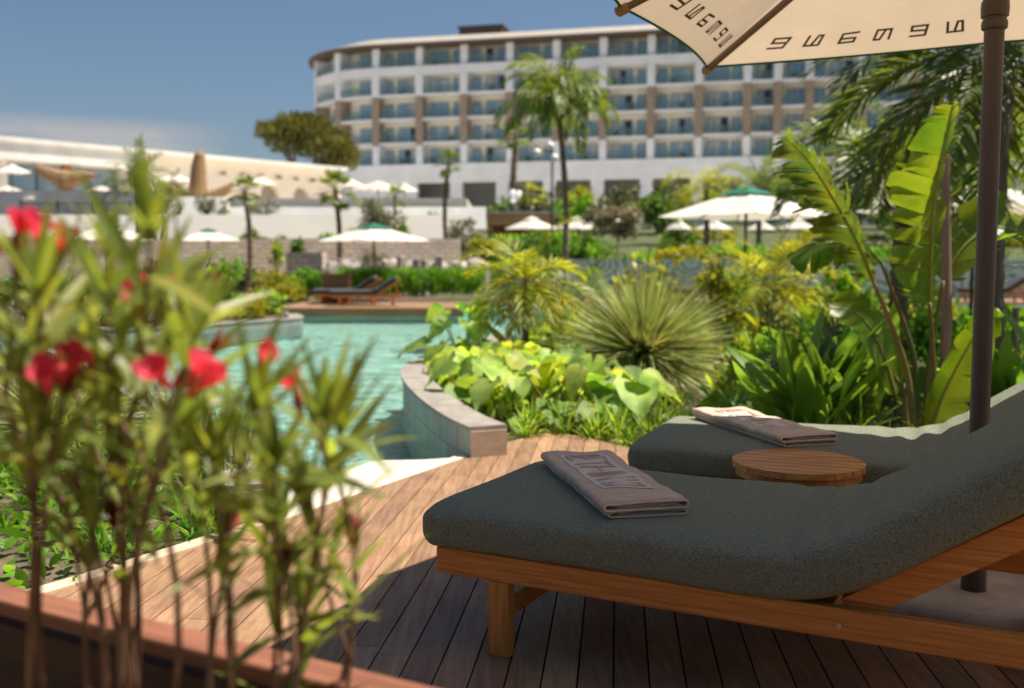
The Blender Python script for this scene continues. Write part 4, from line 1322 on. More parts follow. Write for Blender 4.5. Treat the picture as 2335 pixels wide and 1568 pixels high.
# ------------------------------------------------------------------ oleanders in the planter
def oleander(label, root, tips, rr, extra=3):
    """woody stems rising to leafy shoots; tips = [(point, flower kind)]"""
    t = thing('oleander', label, 'shrub', (root.x, root.y, root.z), 0, 'red flowering oleanders in the planter box')
    st, lf, yl = MB(), MB(), MB()
    fl = []
    R0 = Vector((0, 0, 0))
    def shoot(p0, p1, r0, r1, kind, leaf_from, arc):
        d = p1 - p0
        pts = []
        K = 9
        for i in range(K + 1):
            s_ = i / K
            q = lerp(p0, p1, s_) + arc * math.sin(PI * s_)
            pts.append(q)
        st.tube(pts, [lerp(r0, r1, i / K) for i in range(K + 1)], 7)
        Ls = d.length
        pos = leaf_from
        ph = rr.random() * 6
        while pos < 0.985:
            f = pos * K; k = min(K - 1, int(f))
            q = lerp(pts[k], pts[k + 1], f - k)
            dd = (pts[k + 1] - pts[k]).normalized()
            a_ = dd.orthogonal().normalized(); b2 = dd.cross(a_)
            for j in range(3):
                if rr.random() < 0.12: continue
                an = ph + j * 2.094 + rr.uniform(-.3, .3)
                o_ = a_ * math.cos(an) + b2 * math.sin(an)
                op = R(rr.uniform(32, 78)) * (1.15 - 0.45 * pos)
                ld = dd * math.cos(op) + o_ * math.sin(op)
                L_ = rr.uniform(.105, .17) * (0.72 if pos > .93 else 1)
                tgt = yl if (rr.random() < 0.035 and pos < .6) else lf
                tgt.blade(q, ld, dd.cross(o_), L_, L_ * rr.uniform(.095, .125), rr.uniform(.1, 1.0), 7, lance, cup=0.10)
            ph += 1.05
            pos += rr.uniform(.034, .055) / max(.15, Ls)
        end = pts[-1]; dd = (pts[-1] - pts[-2]).normalized()
        if kind: fl.append((end, dd, kind))
        else:
            for j in range(7):
                an = j * 2.4
                a_ = dd.orthogonal().normalized(); b2 = dd.cross(a_)
                o_ = a_ * math.cos(an) + b2 * math.sin(an)
                lf.blade(end, dd + o_ * rr.uniform(.15, .55), dd.cross(o_), rr.uniform(.07, .13), .014, .2, 6, lance, cup=0.10)
        return pts
    for (tp, kind) in tips:
        p1 = tp - root
        r0_ = Vector((rr.uniform(-.06, .06), rr.uniform(-.06, .06), 0))
        arc = Vector((rr.uniform(-.05, .05), rr.uniform(-.05, .05), rr.uniform(0, .05))) * p1.length * 2.6
        lf_from = max(0.6, 1 - rr.uniform(.10, .16) / p1.length)
        pts = shoot(r0_, p1, rr.uniform(.0035, .006), .0024, kind, lf_from, arc)
        for e_ in range(extra):
            k = rr.choice([6, 7])
            q = pts[k]
            dirn = (pts[k + 1] - q).normalized()
            o_ = rnd_unit(rr); o_.z = abs(o_.z) * .5
            dst = q + (dirn * rr.uniform(.55, .9) + o_ * rr.uniform(.3, .6)) * rr.uniform(.16, .30)
            shoot(q, dst, .0035, .002, None, 0.62, Vector((0, 0, -.015)))
    st.build('stems', M['stem'], t, smooth=True)
    lf.build('leaves', M['l_oleander'], t)
    if yl.v: yl.build('yellowed_leaves', M['l_yellow'], t)
    for (p_, dd, kind) in fl:
        fb = MB()
        a_ = dd.orthogonal().normalized(); b2 = dd.cross(a_)
        nfl = {'F': 2, 'B': 3, 'S': 1}.get(kind, 0)
        if kind == 'D':              # spent dark buds in a tight brush
            for j in range(16):
                an = rr.random() * 6.28
                o_ = a_ * math.cos(an) + b2 * math.sin(an)
                fb.blade(p_ - dd * rr.uniform(0, .02), dd + o_ * rr.uniform(.1, .8), dd.cross(o_), rr.uniform(.02, .045), .009, .1, 4, lance, cup=.25)
            fb.build('flower_buds', M['bud'], t)
            continue
        for j in range(nfl):
            an = j * 2.4 + rr.random()
            o_ = a_ * math.cos(an) + b2 * math.sin(an)
            fd = (dd * rr.uniform(.75, 1.0) + o_ * rr.uniform(.2, .75) * (0.3 if j == 0 else 1)).normalized()
            q = p_ + o_ * rr.uniform(.004, .016) - dd * .01
            fa = fd.orthogonal().normalized(); fb2 = fd.cross(fa)
            opn = rr.uniform(.2, .6)
            fb.cur = 0
            fb.tube([q, q + fd * .022], [.0025, .006], 6, cap=False)
            for k in range(5):
                an2 = k * 1.2566 + j
                po = fa * math.cos(an2) + fb2 * math.sin(an2)
                fb.cur = 0
                fb.blade(q + fd * .02 + po * .004, fd * (1.1 - opn * .5) + po * opn, fd.cross(po), rr.uniform(.023, .033), .021, -.15 + opn * .5, 5, lambda t: min(1, .45 + 1.1 * t) if t < .8 else 1.0 - (t - .8) * 3.2, cup=.18)
            fb.cur = 1
            fb.tube([q + fd * .018, q + fd * .03], [.005, .002], 5)
        fb.cur = 2
        for j in range(7):
            an = rr.random() * 6.28
            o_ = a_ * math.cos(an) + b2 * math.sin(an)
            fb.blade(p_ - dd * .012, dd + o_ * rr.uniform(.2, .9), dd.cross(o_), rr.uniform(.018, .036), .008, .1, 4, lance, cup=.25)
        fb.build('flower_cluster', [M['petal'], M['petalin'], M['bud']], t)
    return t
rr = random.Random(21)
def rootp(u, Y):
    q = at(u, 1500, Y); return Vector((q.x, q.y, 0.33))
oleander('leftmost red flowering oleander at the planter box, large crimson cluster at its top', rootp(45, 1.30), [(at(25, 555, 1.08), 'B'), (at(130, 585, 1.15), 'F'), (at(75, 560, 1.2), 'S'), (at(-20, 900, 1.05), 'S'), (at(70, 900, 1.2), None), (at(120, 1060, 1.3), None)], rr, 1)
oleander('oleander with a tall leafy shoot and two wide crimson flowers at mid height', rootp(200, 1.28), [(at(255, 610, 1.22), None), (at(150, 880, 1.04), 'F'), (at(208, 850, 1.10), 'F'), (at(110, 745, 1.3), 'S'), (at(280, 1060, 1.2), None), (at(190, 1140, 1.18), 'D')], rr, 0)
oleander('oleander with orange red flowers above and one big cupped red flower group beside the water', rootp(345, 1.26), [(at(365, 680, 1.16), 'F'), (at(470, 650, 1.2), 'D'), (at(405, 870, 1.0), 'B'), (at(440, 1060, 1.15), None), (at(260, 1190, 1.2), 'D')], rr, 1)
oleander('oleander with a single upright red bud cluster and loose side shoots over the pool', rootp(480, 1.28), [(at(588, 860, 1.12), 'S'), (at(487, 800, 1.2), 'D'), (at(678, 925, 1.16), 'S'), (at(600, 1080, 1.2), None), (at(490, 1060, 1.1), None), (at(530, 1190, 1.24), 'D')], rr, 0)
oleander('rightmost oleander of the planter box with long drooping leaves and dark spent buds', rootp(600, 1.30), [(at(770, 1000, 1.2), None), (at(805, 1225, 1.28), 'D'), (at(650, 1275, 1.2), 'D'), (at(690, 1400, 1.28), None)], rr, 1)

# ------------------------------------------------------------------ banana clump at the right
def spl(pts, k):
    return spline([Vector(p_) for p_ in pts], k)
def banana_leaf(parent, org, mid, wl, wr, sl, sr, rr, tear=0.5, n=26, curl=0.35, fwd=0.55, leafmat='l_banana', label=None):
    """mid: points along the midrib; sl / sr: directions in which the two halves lie; torn into strips"""
    org = Vector(org)
    pts = [p_ - org for p_ in spl(mid, 8)]
    K = len(pts) - 1
    bl, rb = MB(), MB()
    rb.tube(pts, [0.014 * (1 - 0.85 * i / K) for i in range(K + 1)], 6)
    def pm(t_):
        f = min(t_ * K, K - 1e-4); k = int(f)
        return lerp(pts[k], pts[k + 1], f - k), (pts[k + 1] - pts[k]).normalized()
    for sgn, w_, sd0 in ((-1, wl, Vector(sl).normalized()), (1, wr, Vector(sr).normalized())):
        i = 0
        while i < n:
            span = rr.choice([1, 1, 2, 3]) if rr.random() < tear else rr.choice([3, 4, 6])
            i2 = min(n, i + span)
            t0, t1 = i / n, i2 / n
            gap = (rr.uniform(.0, .35) * tear) / n
            off = rr.uniform(-.22, .22) * tear
            lift = rr.uniform(-.25, .25) * tear
            cc = curl * rr.uniform(.5, 1.6)
            shr = 1 - rr.random() * .22 * tear
            cols, m_ = 6, max(2, i2 - i + 1)
            vs, fs = [], []
            for a in range(m_):
                tt = lerp(t0 + 0.0005, t1 - 0.0005, a / (m_ - 1))
                c, d = pm(tt)
                sd = (sd0 - d * sd0.dot(d)).normalized()
                nn = d.cross(sd) * sgn
                wp = math.sin(PI * min(1, 0.10 + 0.88 * tt ** 0.9)) ** 0.55
                pin = (a / (m_ - 1) - .5) * 2
                for b in range(cols + 1):
                    x = b / cols
                    dirv = (sd + d * (fwd * (0.5 + x * .6) + off * x) + nn * (lift * x - cc * x * x) + Vector((0, 0, -0.20 * x * x)))
                    q = c + dirv * (w_ * wp * x * shr) - d * pin * gap * x * 4 * (1 / n if n else 1)
                    q = q + nn * 0.004 * math.sin(tt * 160) * x
                    if b == cols: q = q - d * (pin * (t1 - t0) * 0.18)
                    vs.append(q)
            for a in range(m_ - 1):
                for b in range(cols):
                    k = a * (cols + 1) + b
                    fs.append((k, k + 1, k + cols + 2, k + cols + 1))
            bl.add(vs, fs)
            i = i2
    o = bl.build('leaf', M[leafmat], parent, smooth=True)
    if label: o['label'] = label
    rb.build('midrib', M['midrib'], o)
    return o
rr = random.Random(4)
BY = 6.2
bo = Vector((2.62, 6.3, -0.03))
BAN = thing('banana_plant', 'tall torn leaved banana clump behind the farther lounger, one backlit leaf standing upright', 'plant', bo)
def pp(u, v, Y): return at(u, v, Y)
banana_leaf(BAN, bo, [pp(2119, 690, 6.30), pp(2121, 600, 6.22), pp(2128, 480, 6.07), pp(2145, 360, 5.90), pp(2170, 240, 5.70)], 0.34, 0.20, (-1, -0.15, -0.02), (0.40, 0.85, -0.05), rr, 0.62, 46, 0.15, 0.55, label='broad upright backlit leaf with a torn upper edge')
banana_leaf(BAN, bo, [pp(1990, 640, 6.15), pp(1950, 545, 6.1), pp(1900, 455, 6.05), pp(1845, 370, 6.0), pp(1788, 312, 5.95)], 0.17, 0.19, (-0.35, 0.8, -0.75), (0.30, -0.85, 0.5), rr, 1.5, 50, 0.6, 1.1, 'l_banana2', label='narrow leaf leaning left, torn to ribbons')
banana_leaf(BAN, bo, [pp(2150, 640, 6.6), pp(2200, 560, 6.6), pp(2270, 520, 6.6), pp(2345, 545, 6.6), pp(2390, 610, 6.6)], 0.24, 0.24, (-.3, .6, .35), (.2, -.7, -.8), rr, 0.95, 26, 0.6, 0.4)
banana_leaf(BAN, bo, [pp(2120, 990, 6.0), pp(2150, 900, 6.0), pp(2200, 800, 5.95), pp(2260, 700, 5.9)], 0.17, 0.17, (-.9, -.2, .2), (.6, -.5, -.5), rr, 0.1, 22, 0.3, 0.5)
banana_leaf(BAN, bo, [pp(2040, 900, 6.4), pp(2010, 800, 6.4), pp(1960, 720, 6.4), pp(1890, 700, 6.4)], 0.17, 0.17, (-.6, -.4, -.4), (.5, .5, .5), rr, 0.3, 22, 0.3, 0.5)
banana_leaf(BAN, bo, [pp(2010, 600, 6.9), pp(1960, 560, 6.9), pp(1880, 555, 6.9), pp(1800, 590, 6.9)], 0.15, 0.17, (0, .5, .5), (0, -.5, -.8), rr, 0.9, 24, 0.4, 0.6)
stm = [((2122, 985), (2128, 850), (2119, 690), 6.2), ((2105, 985), (2060, 820), (1990, 640), 6.2), ((2112, 990), (2118, 830), (2150, 640), 6.4), ((2075, 985), (2060, 900), (2040, 860), 6.35), ((2100, 985), (2080, 800), (2010, 600), 6.5)]
for a, b, c, Y in stm:
    mb = MB()
    p0 = Vector((at(a[0], 900, Y).x, Y, -0.03))
    mb.tube([q - bo for q in spl([p0, lerp(p0, at(b[0], b[1], Y), .5), at(b[0], b[1], Y), at(c[0], c[1], Y - .05)], 6)], [0.030 - 0.0010 * i for i in range(19)], 7)
    mb.build('leaf_stalk', M['petiole'], BAN, smooth=True)
# stake
p0 = at(2150, 900, 6.55); p1 = at(2153, 352, 6.55)
mb = MB(); mb.tube([(p0.x, 6.55, -0.1), (p0.x + .005, 6.55, .9), (p1.x, 6.55, p1.z)], [0.036, 0.034, 0.031], 12)
tag(mb.build('plant_stake', M['stake'], None, (p0.x, 6.55, 0)), 'pinkish brown round stake standing behind the upright banana leaf', 'stake')

# palm tied with rope behind the pole, with its own stake
rr = random.Random(31)
pX = at(2288, 600, 8.0).x
t = feather_palm('ragged palm with dark drooping fronds and a roped trunk right behind the brown parasol pole', pX, 8.0, -0.03, 3.05, 0.075, 2.0, 27, M['l_darkpalm'], rr, elev=(-0.5, 1.2), droop=1.4, ll=0.55, lw=0.034, nl=38, ldroop=0.55, bark='barkgrey')
mb = MB()
for zz in (1.26, 0.30):
    mb.lathe([(0.084, zz), (0.092, zz + .006), (0.084, zz + .014)], n=14, cap=False)
mb.build('rope_tie', M['rope'], t)
mb = MB(); mb.tube([(pX + .13, 8.02, -.1), (pX + .12, 8.02, .9)], [.03, .028], 8)
tag(mb.build('plant_stake', M['stake'], None, (pX + .13, 8.02, 0)), 'short stake beside the roped palm trunk', 'stake')
mb, mr = MB(), MB()
feather_palm('large dark green palm with two upright forked frond bases left of the banana leaves', 4.7, 12.0, -0.03, 1.7, 0.13, 2.1, 46, M['l_palm'], rr, elev=(0.95, 1.42), droop=2.5, ll=0.46, lw=0.038, nl=40, ldroop=0.9)
feather_palm('small yellow green palm in front of the pool, its slim trunk rising from broad leaves', 0.16, 11.0, -0.03, 1.08, 0.045, 0.86, 30, M['l_limepalm'], rr, elev=(-0.5, 1.2), droop=1.5, ll=0.24, lw=0.018, nl=30, ldroop=0.8, skirt=4)
feather_palm('small yellow green palm with stout trunk behind the spiky plant', 3.62, 14.0, -0.03, 1.02, 0.12, 1.25, 28, M['l_limepalm'], rr, elev=(-0.3, 1.25), droop=1.5, ll=0.34, lw=0.022, nl=30, ldroop=0.7, skirt=3)
feather_palm('tall windblown palm in front of the hotel with long hanging fronds', 0.92, 19.5, -0.03, 4.0, 0.065, 1.62, 40, M['l_windpalm'], rr, elev=(0.95, 1.53), droop=3.3, ll=0.40, lw=0.030, nl=40, ldroop=1.6, wind=Vector((-0.22, 0, -.15)))
feather_palm('small dark palm tucked behind the slim yellow green palm', 1.0, 14.6, -0.03, 0.75, 0.06, 1.0, 16, M['l_palm'], rr, elev=(0.0, 1.2), droop=1.6, ll=0.26, lw=0.02, nl=26)
feather_palm('pale arching palm in front of the hotel base right of the tall windblown palm', 8.7, 45, 0.8, 4.7, 0.14, 2.4, 18, M['l_limepalm'], rr, elev=(0.0, 1.1), droop=2.0, ll=0.6, lw=0.05, nl=22)
feather_palm('leaning thin palm in front of the hotel base left of the banana leaves', 10.4, 42, 0.5, 4.4, 0.12, 2.2, 14, M['l_palm'], rr, elev=(0.3, 1.35), droop=1.2, ll=0.5, lw=0.04, nl=22)
feather_palm('palm in front of the hotel at far right beside the pole', 19.5, 40, 0.3, 4.8, 0.15, 2.4, 16, M['l_palm'], rr, elev=(0.0, 1.3), droop=1.8, ll=0.5, lw=0.04, nl=22)
t = feather_palm('many headed date palm in front of the white fascia, fronds spreading both ways', -17.8, 48, 2.25, 5.4, 0.22, 2.1, 22, M['l_palm'], rr, elev=(-0.3, 1.4), droop=1.5, ll=0.5, lw=0.05, nl=22)
t2 = feather_palm('younger date palm leaning right beside the many headed one', -16.6, 47.6, 2.25, 3.5, 0.12, 2.4, 10, M['l_palm'], rr, elev=(0.7, 1.4), droop=0.8, ll=0.45, lw=0.05, nl=22)
fan_palm('slim fan palm before the stone wall, between whale tails and island parasol', at(558, 440, 44.8).x, 44.8, -0.03, at(558, 440, 44.8).z, 0.13, 0.75, 20, rr)
fan_palm('slim fan palm just left of the island parasol', at(765, 440, 43).x, 43, -0.03, at(765, 440, 43).z, 0.13, 0.85, 20, rr)
fan_palm('fan palm with narrow upright crown in front of the hotel base', at(1022, 378, 52).x, 52, 1.3, at(1022, 375, 52).z, 0.13, 0.72, 16, rr)
fan_palm('tall fan palm with small crown beside the windblown palm', at(1176, 318, 60).x, 60, 2.0, at(1176, 318, 60).z, 0.22, 0.95, 16, rr)
fan_palm('small fan palm in front of the cream parasols on the upper terrace', at(900, 445, 64).x, 64, 3.6, at(900, 450, 64).z, 0.10, 0.8, 14, rr)
fan_palm('tiny fan palm before the white parapet, nearer the date palm', at(407, 468, 64.5).x, 64.5, 3.6, at(407, 466, 64.5).z, 0.07, 0.42, 12, rr)
fan_palm('tiny fan palm before the white parapet, nearer the slim fan palm', at(512, 476, 64.5).x, 64.5, 3.6, at(512, 474, 64.5).z, 0.07, 0.46, 12, rr)
fan_palm('small fan palm in front of the hotel colonnade', at(1212, 440, 66).x, 66, 2.7, at(1212, 445, 66).z, 0.10, 0.9, 14, rr, leaf='l_limepalm')

# spiky ball plants
def spiky(label, c, rad, n, rr, wd=0.012):
    t = thing('spiky_plant', label, 'plant', (c[0], c[1], -0.03))
    mb = MB()
    for i in range(n):
        z = rr.uniform(-.35, 1)
        a = rr.random() * 2 * PI
        s_ = math.sqrt(max(0, 1 - z * z))
        d = Vector((s_ * math.cos(a), s_ * math.sin(a), z))
        mb.blade(Vector((0, 0, c[2] + .03)) + d * .06, d, rnd_unit(rr), rad * rr.uniform(.62, 1.15) * (1.06 if abs(z) < .4 else 1), wd * rr.uniform(.7, 1.4), rr.uniform(.02, .55), 4, lambda t: 1 - .85 * t)
    mb.build('leaves', M['l_spiky'], t)
    mb = MB(); mb.tube([(0, 0, 0), (0, 0, c[2] + .05)], [.09, .1], 8); mb.build('stem', M['bark'], t)
    return t
rr = random.Random(77)
spiky('big grey green spiky ball plant in the middle of the right bed', (1.30, 9.8, 0.34), 0.86, 2400, rr, 0.022)
spiky('dark spiky plant beside the pool behind the red flowers', (-2.95, 6.3, 0.22), 0.62, 800, rr, 0.010)

# broad lime leaves at the coping
mbs = []
rr = random.Random(15)
spots = []
tries = 0
def inside(p_, poly):
    c = False
    for i in range(len(poly)):
        a, b = poly[i], poly[i - 1]
        if (a[1] > p_[1]) != (b[1] > p_[1]) and p_[0] < (b[0] - a[0]) * (p_[1] - a[1]) / (b[1] - a[1]) + a[0]: c = not c
    return c
bed_taro = [(-0.10, 7.35), (0.25, 7.6), (0.75, 7.5), (0.85, 8.6), (0.5, 9.6), (-0.1, 10.6), (-0.55, 11.2), (-0.72, 10.5), (-0.72, 9.6), (-0.5, 8.5)]
while len(spots) < 52 and tries < 4000:
    tries += 1
    q = (rr.uniform(-0.8, 0.9), rr.uniform(7.3, 11.2))
    if inside(q, bed_taro) and all((q[0] - s_[0]) ** 2 + (q[1] - s_[1]) ** 2 > 0.155 ** 2 for s_ in spots): spots.append(q)
for x, y in spots:
    t = thing('broad_leaf_plant', 'lime green broad leaved plant in the mass beside the stone coping', 'plant', (x, y, -0.03), 0, 'lime broad leaved plants beside the coping')
    mb, mr = MB(), MB()
    a0 = rr.random() * 6.28
    for k in range(rr.choice([4, 5, 6])):
        taro_leaf(mb, mr, (0, 0, 0), a0 + k * 1.3 + rr.uniform(-.3, .3), rr.uniform(.10, .46), rr.uniform(.20, .34), rr, rr.uniform(.3, 1.2))
    mb.build('leaves', M['l_taro'], t, smooth=True); mr.build('leaf_stalks', M['petiole'], t)
for x, y, h_, lab in ((2.25, 8.2, .55, 'green elephant ear leaves behind the towel on the farther lounger'), (2.7, 9.2, .6, 'elephant ear plant right of the spiky ball plant'), (-0.55, 11.0, .8, 'tall upright lime leaf plant at the far tip of the coping bed'), (3.2, 7.4, .5, 'elephant ear leaves beside the banana stalks'), (0.95, 7.9, .38, 'single notched green leaf plant in front of the spiky ball plant'), (1.75, 7.3, .32, 'low pale leaved plant at the bed edge near the farther towel')):
    t = thing('broad_leaf_plant', lab, 'plant', (x, y, -0.03))
    mb, mr = MB(), MB()
    for k in range(7):
        taro_leaf(mb, mr, (0, 0, 0), k * 1.25 + rr.uniform(-.3, .3), h_ * rr.uniform(.6, 1.05), rr.uniform(.28, .42), rr)
    mb.build('leaves', M['l_taro'] if x < 2 else M['l_canna'], t, smooth=True); mr.build('leaf_stalks', M['petiole'], t)
# dark upright broad leaves in front of the banana
for x, y, n_, h_, lab in ((2.02, 6.75, 16, .85, 'dense dark green upright leaf clump left of the banana stalks'), (2.42, 7.1, 16, .95, 'dark green upright leaf clump just behind the banana stalks'), (3.35, 6.6, 14, .85, 'dark green upright leaf clump right of the brown pole'), (3.9, 7.2, 14, 1.0, 'dark green leaf clump at the far right behind the pole')):
    t = thing('upright_leaf_plant', lab, 'plant', (x, y, -0.03))
    mb = MB()
    for k in range(n_ * 2):
        a = rr.random() * 6.28; e_ = rr.uniform(.85, 1.5)
        d = Vector((math.cos(a) * math.cos(e_), math.sin(a) * math.cos(e_), math.sin(e_)))
        p_ = Vector((rr.uniform(-.16, .16), rr.uniform(-.16, .16), rr.uniform(0, .3) * h_))
        mb.blade(p_, d, Vector((-math.sin(a), math.cos(a), 0)), h_ * rr.uniform(.6, 1.0), rr.uniform(.09, .15), rr.uniform(.4, 1.4), 7, lambda t: .18 if t < .2 else oval((t - .2) / .8) * 1.0 + .12, cup=-.12)
    mb.build('leaves', M['l_canna'], t, smooth=True)
feather_palm('low brown tipped palm fronds beside the dark upright leaves', 2.3, 7.7, -0.03, 0.45, 0.05, 0.95, 14, M['l_palm'], rr, elev=(0.1, 1.2), droop=1.6, ll=0.22, lw=0.022, nl=26)

# strap leaf clumps along the bed edges (share one label: nothing tells them apart)
def strap_things(area, n_, rr, label, group, L_=(.22, .4), mind=.17, leaf='l_grass', name='strap_leaf_plant', nb=(34, 54), z=-0.03):
    sp_ = []
    xs = [q[0] for q in area]; ys = [q[1] for q in area]
    k = 0
    protos = []
    while len(sp_) < n_ and k < 6000:
        k += 1
        q = (rr.uniform(min(xs), max(xs)), rr.uniform(min(ys), max(ys)))
        if inside(q, area) and all((q[0] - s_[0]) ** 2 + (q[1] - s_[1]) ** 2 > mind ** 2 for s_ in sp_): sp_.append(q)
    for x, y in sp_:
        if len(protos) < 5:
            mb = MB(); strap_clump(mb, (0, 0, 0), rr.randint(*nb), rr.uniform(*L_), .014, rr, 1.2, 1.3)
            o = mb.build(name, M[leaf], None); protos.append(o)
        else:
            o = rr.choice(protos).copy(); col.objects.link(o)
        o.location = (x, y, z); o.rotation_euler.z = rr.random() * 6.28
        o.scale = (1, 1, 1)
        tag(o, label, 'plant', group)
rr = random.Random(55)
strap_things([(-0.02, 7.0), (0.2, 7.4), (0.5, 7.3), (0.8, 6.9), (1.2, 6.4), (2.05, 5.7), (3.5, 5.15), (4.2, 5.2), (4, 6.2), (2.4, 6.5), (1.6, 7.6), (0.7, 7.9), (0.2, 7.7)], 52, rr, 'tufted green strap leaf plant at the front edge of the right bed', 'strap leaf plants edging the right bed', mind=.2)
strap_things([(1.0, 7.6), (2.2, 6.7), (4.5, 6.5), (4.5, 11), (2.5, 11), (1.9, 9.0)], 34, rr, 'green strap leaf plant inside the right bed among palms', 'strap leaf plants inside the right bed', (.35, .6), .35)
strap_things([(-1.75, 4.0), (-1.3, 4.7), (-1.6, 5.4), (-2.3, 6.4), (-3.6, 8.2), (-5, 6), (-3, 3.4)], 30, rr, 'feathery green tuft in the left bed behind the flowers', 'green tufts in the left bed', (.3, .55), .25, 'l_hedge')
# feathery papyrus by the left coping
for x, y, lab in ((-1.45, 5.05, 'feathery papyrus at the end of the left coping'), (-1.75, 5.5, 'feathery papyrus second from the end of the left coping'), (-1.95, 4.75, 'feathery papyrus nearest the deck edge'), (-2.4, 5.6, 'feathery papyrus between the spiky plant and the deck')):
    t = thing('papyrus', lab, 'plant', (x, y, -0.03))
    mb, ms_ = MB(), MB()
    for k in range(34):
        a = rr.random() * 6.28
        h_ = rr.uniform(.25, .62); o_ = rr.uniform(.05, .32)
        tip = Vector((math.cos(a) * o_, math.sin(a) * o_, h_))
        ms_.tube([(rr.uniform(-.05, .05), rr.uniform(-.05, .05), 0), tip * .6 + Vector((0, 0, .05)), tip], [.004, .003, .002], 4, cap=False)
        for j in range(22):
            d = (rnd_unit(rr) + Vector((0, 0, .4))).normalized()
            mb.blade(tip, d, rnd_unit(rr), rr.uniform(.05, .10), .0045, .5, 3)
    mb.build('leaves', M['l_golden'] if rr.random() < .4 else M['l_grass'], t); ms_.build('stems', M['petiole'], t)
# low ground cover
def cover(area, n_, rr, leaf, z, L_, label, w_=.45, name='ground_cover'):
    xs = [q[0] for q in area]; ys = [q[1] for q in area]
    mb = MB(); k = 0; j = 0
    while k < n_ and j < n_ * 6:
        j += 1
        q = (rr.uniform(min(xs), max(xs)), rr.uniform(min(ys), max(ys)))
        if not inside(q, area): continue
        k += 1
        cl_ = .5 + .5 * math.sin(q[0] * 4.1 + 1.3 * math.sin(q[1] * 3.3)) * math.sin(q[1] * 3.7)
        if rr.random() > .25 + cl_: continue
        d = Vector((rr.uniform(-1, 1), rr.uniform(-1, 1), rr.uniform(.2, 1.3))).normalized()
        l_ = rr.uniform(*L_)
        mb.blade((q[0], q[1], z + rr.random() * .10 * (.4 + cl_)), d, rnd_unit(rr), l_, l_ * w_, .6, 3, oval)
    return tag(mb.build(name, M[leaf]), label, 'ground cover', kind='stuff')
cover([(-0.1, 7.0), (0.5, 7.25), (1.1, 6.4), (2.05, 5.65), (4, 5.1), (8, 6), (8, 13), (3, 14), (0, 13), (-0.7, 11), (-0.6, 8.6)], 9000, rr, 'l_bush', -0.02, (.05, .12), 'low green ground cover in the right bed')
cover([(-1.72, 3.85), (-1.3, 4.6), (-1.6, 5.3), (-3.4, 8.2), (-6, 9), (-4.2, 2), (-2.6, 2.6)], 9000, rr, 'l_hedge', -0.02, (.04, .11), 'small leafy ground cover in the left bed')
cover([(-0.6, 13), (3, 14), (10, 13), (14, 20), (14, 26.8), (5, 26.8), (3, 24.6), (1.2, 19), (0.3, 16.6)], 9000, rr, 'l_hedge', -0.02, (.10, .22), 'leafy ground cover behind the small palms')

# ------------------------------------------------------------------ mid distance shrubs and hedges
rr = random.Random(91)
for u, v, Y, rx, rz, n_, ls, lf, lab in (
    (620, 680, 33.5, .9, .55, 900, .16, 'l_golden', 'rounded golden green shrub at the left end of the island hedge'),
    (690, 680, 33.6, .9, .62, 900, .16, 'l_hedge', 'rounded green shrub behind the wooden box'),
    (655, 690, 32.9, .6, .45, 600, .14, 'l_golden', 'small golden shrub left of the island loungers'),
    (780, 660, 35.2, 1.0, .62, 900, .18, 'l_hedge', 'dark green shrub behind the wooden box and parasol'),
    (235, 700, 21.0, 1.3, .62, 1300, .16, 'l_bush', 'dark green shrub far behind the red flowers at left'),
    (90, 700, 20.2, 1.2, .65, 1200, .16, 'l_bush', 'dark green shrub at the left picture edge beyond the water'),
    (390, 700, 22.4, 1.1, .60, 1200, .16, 'l_bush', 'dark shrub beyond the water near the orange red flowers'),
    (500, 700, 23.6, 1.0, .70, 1200, .18, 'l_hedge', 'green shrub beyond the water right of the orange red flowers'),
    (575, 735, 22.6, .42, .30, 500, .14, 'l_golden', 'low yellow green shrub on the pale coping'),
    (615, 690, 25.0, .45, .42, 600, .16, 'l_taro', 'variegated broad leaved shrub beside the island deck'),
    (1395, 600, 31.5+6, .85, .75, 900, .16, 'l_hedge', 'round green shrub right of the tall windblown palm trunk'),
    (1470, 590, 30.5+6, .75, .9, 500, .4, 'l_canna', 'large leaved dark green shrub left of the big white parasol'),
    (1530, 590, 38, .8, .8, 500, .4, 'l_canna', 'large leaved shrub under the big white parasol')):
    p_ = at(u, v, Y)
    bush(lab, p_.x, Y, -0.03, (rx, rx * .8, rz), n_, ls, lf, rr)
for i, (u, Y) in enumerate(((810, 34.5), (862, 34.6), (914, 34.7), (966, 34.8), (1018, 35.0), (1070, 35.3))):
    p_ = at(u, 680, Y)
    t = thing('hedge_plant', 'bright green upright hedge plant in the row behind the island loungers', 'hedge', (p_.x, Y, -0.03), 0, 'hedge row behind the island loungers')
    mb = MB()
    for k in range(620):
        q = Vector((rr.uniform(-.5, .5), rr.uniform(-.35, .35), rr.uniform(.1, .95) ** .8))
        d = Vector((rr.uniform(-.6, .6), rr.uniform(-.6, .6), 1)).normalized()
        mb.blade(q, d, rnd_unit(rr), rr.uniform(.2, .42), rr.uniform(.035, .06), .5, 3)
    mb.build('leaves', M['l_hedge'], t)
# tall plant with yellow leaf tips near spiky plant
for u, v, Y, lab in ((1440, 720, 13.5, 'young plant with yellowish leaves behind the spiky ball plant'), (1500, 700, 14.5, 'upright stemmed plant directly behind the spiky ball plant'), (1640, 720, 12.5, 'thin reddish stemmed plant between spiky ball and stout small palm')):
    p_ = at(u, v, Y)
    bush(lab, p_.x, Y, -0.03, (.32, .3, .55), 260, .14, 'l_golden', rr, cat='plant', name='leafy_plant', stems=6, lift=.3)
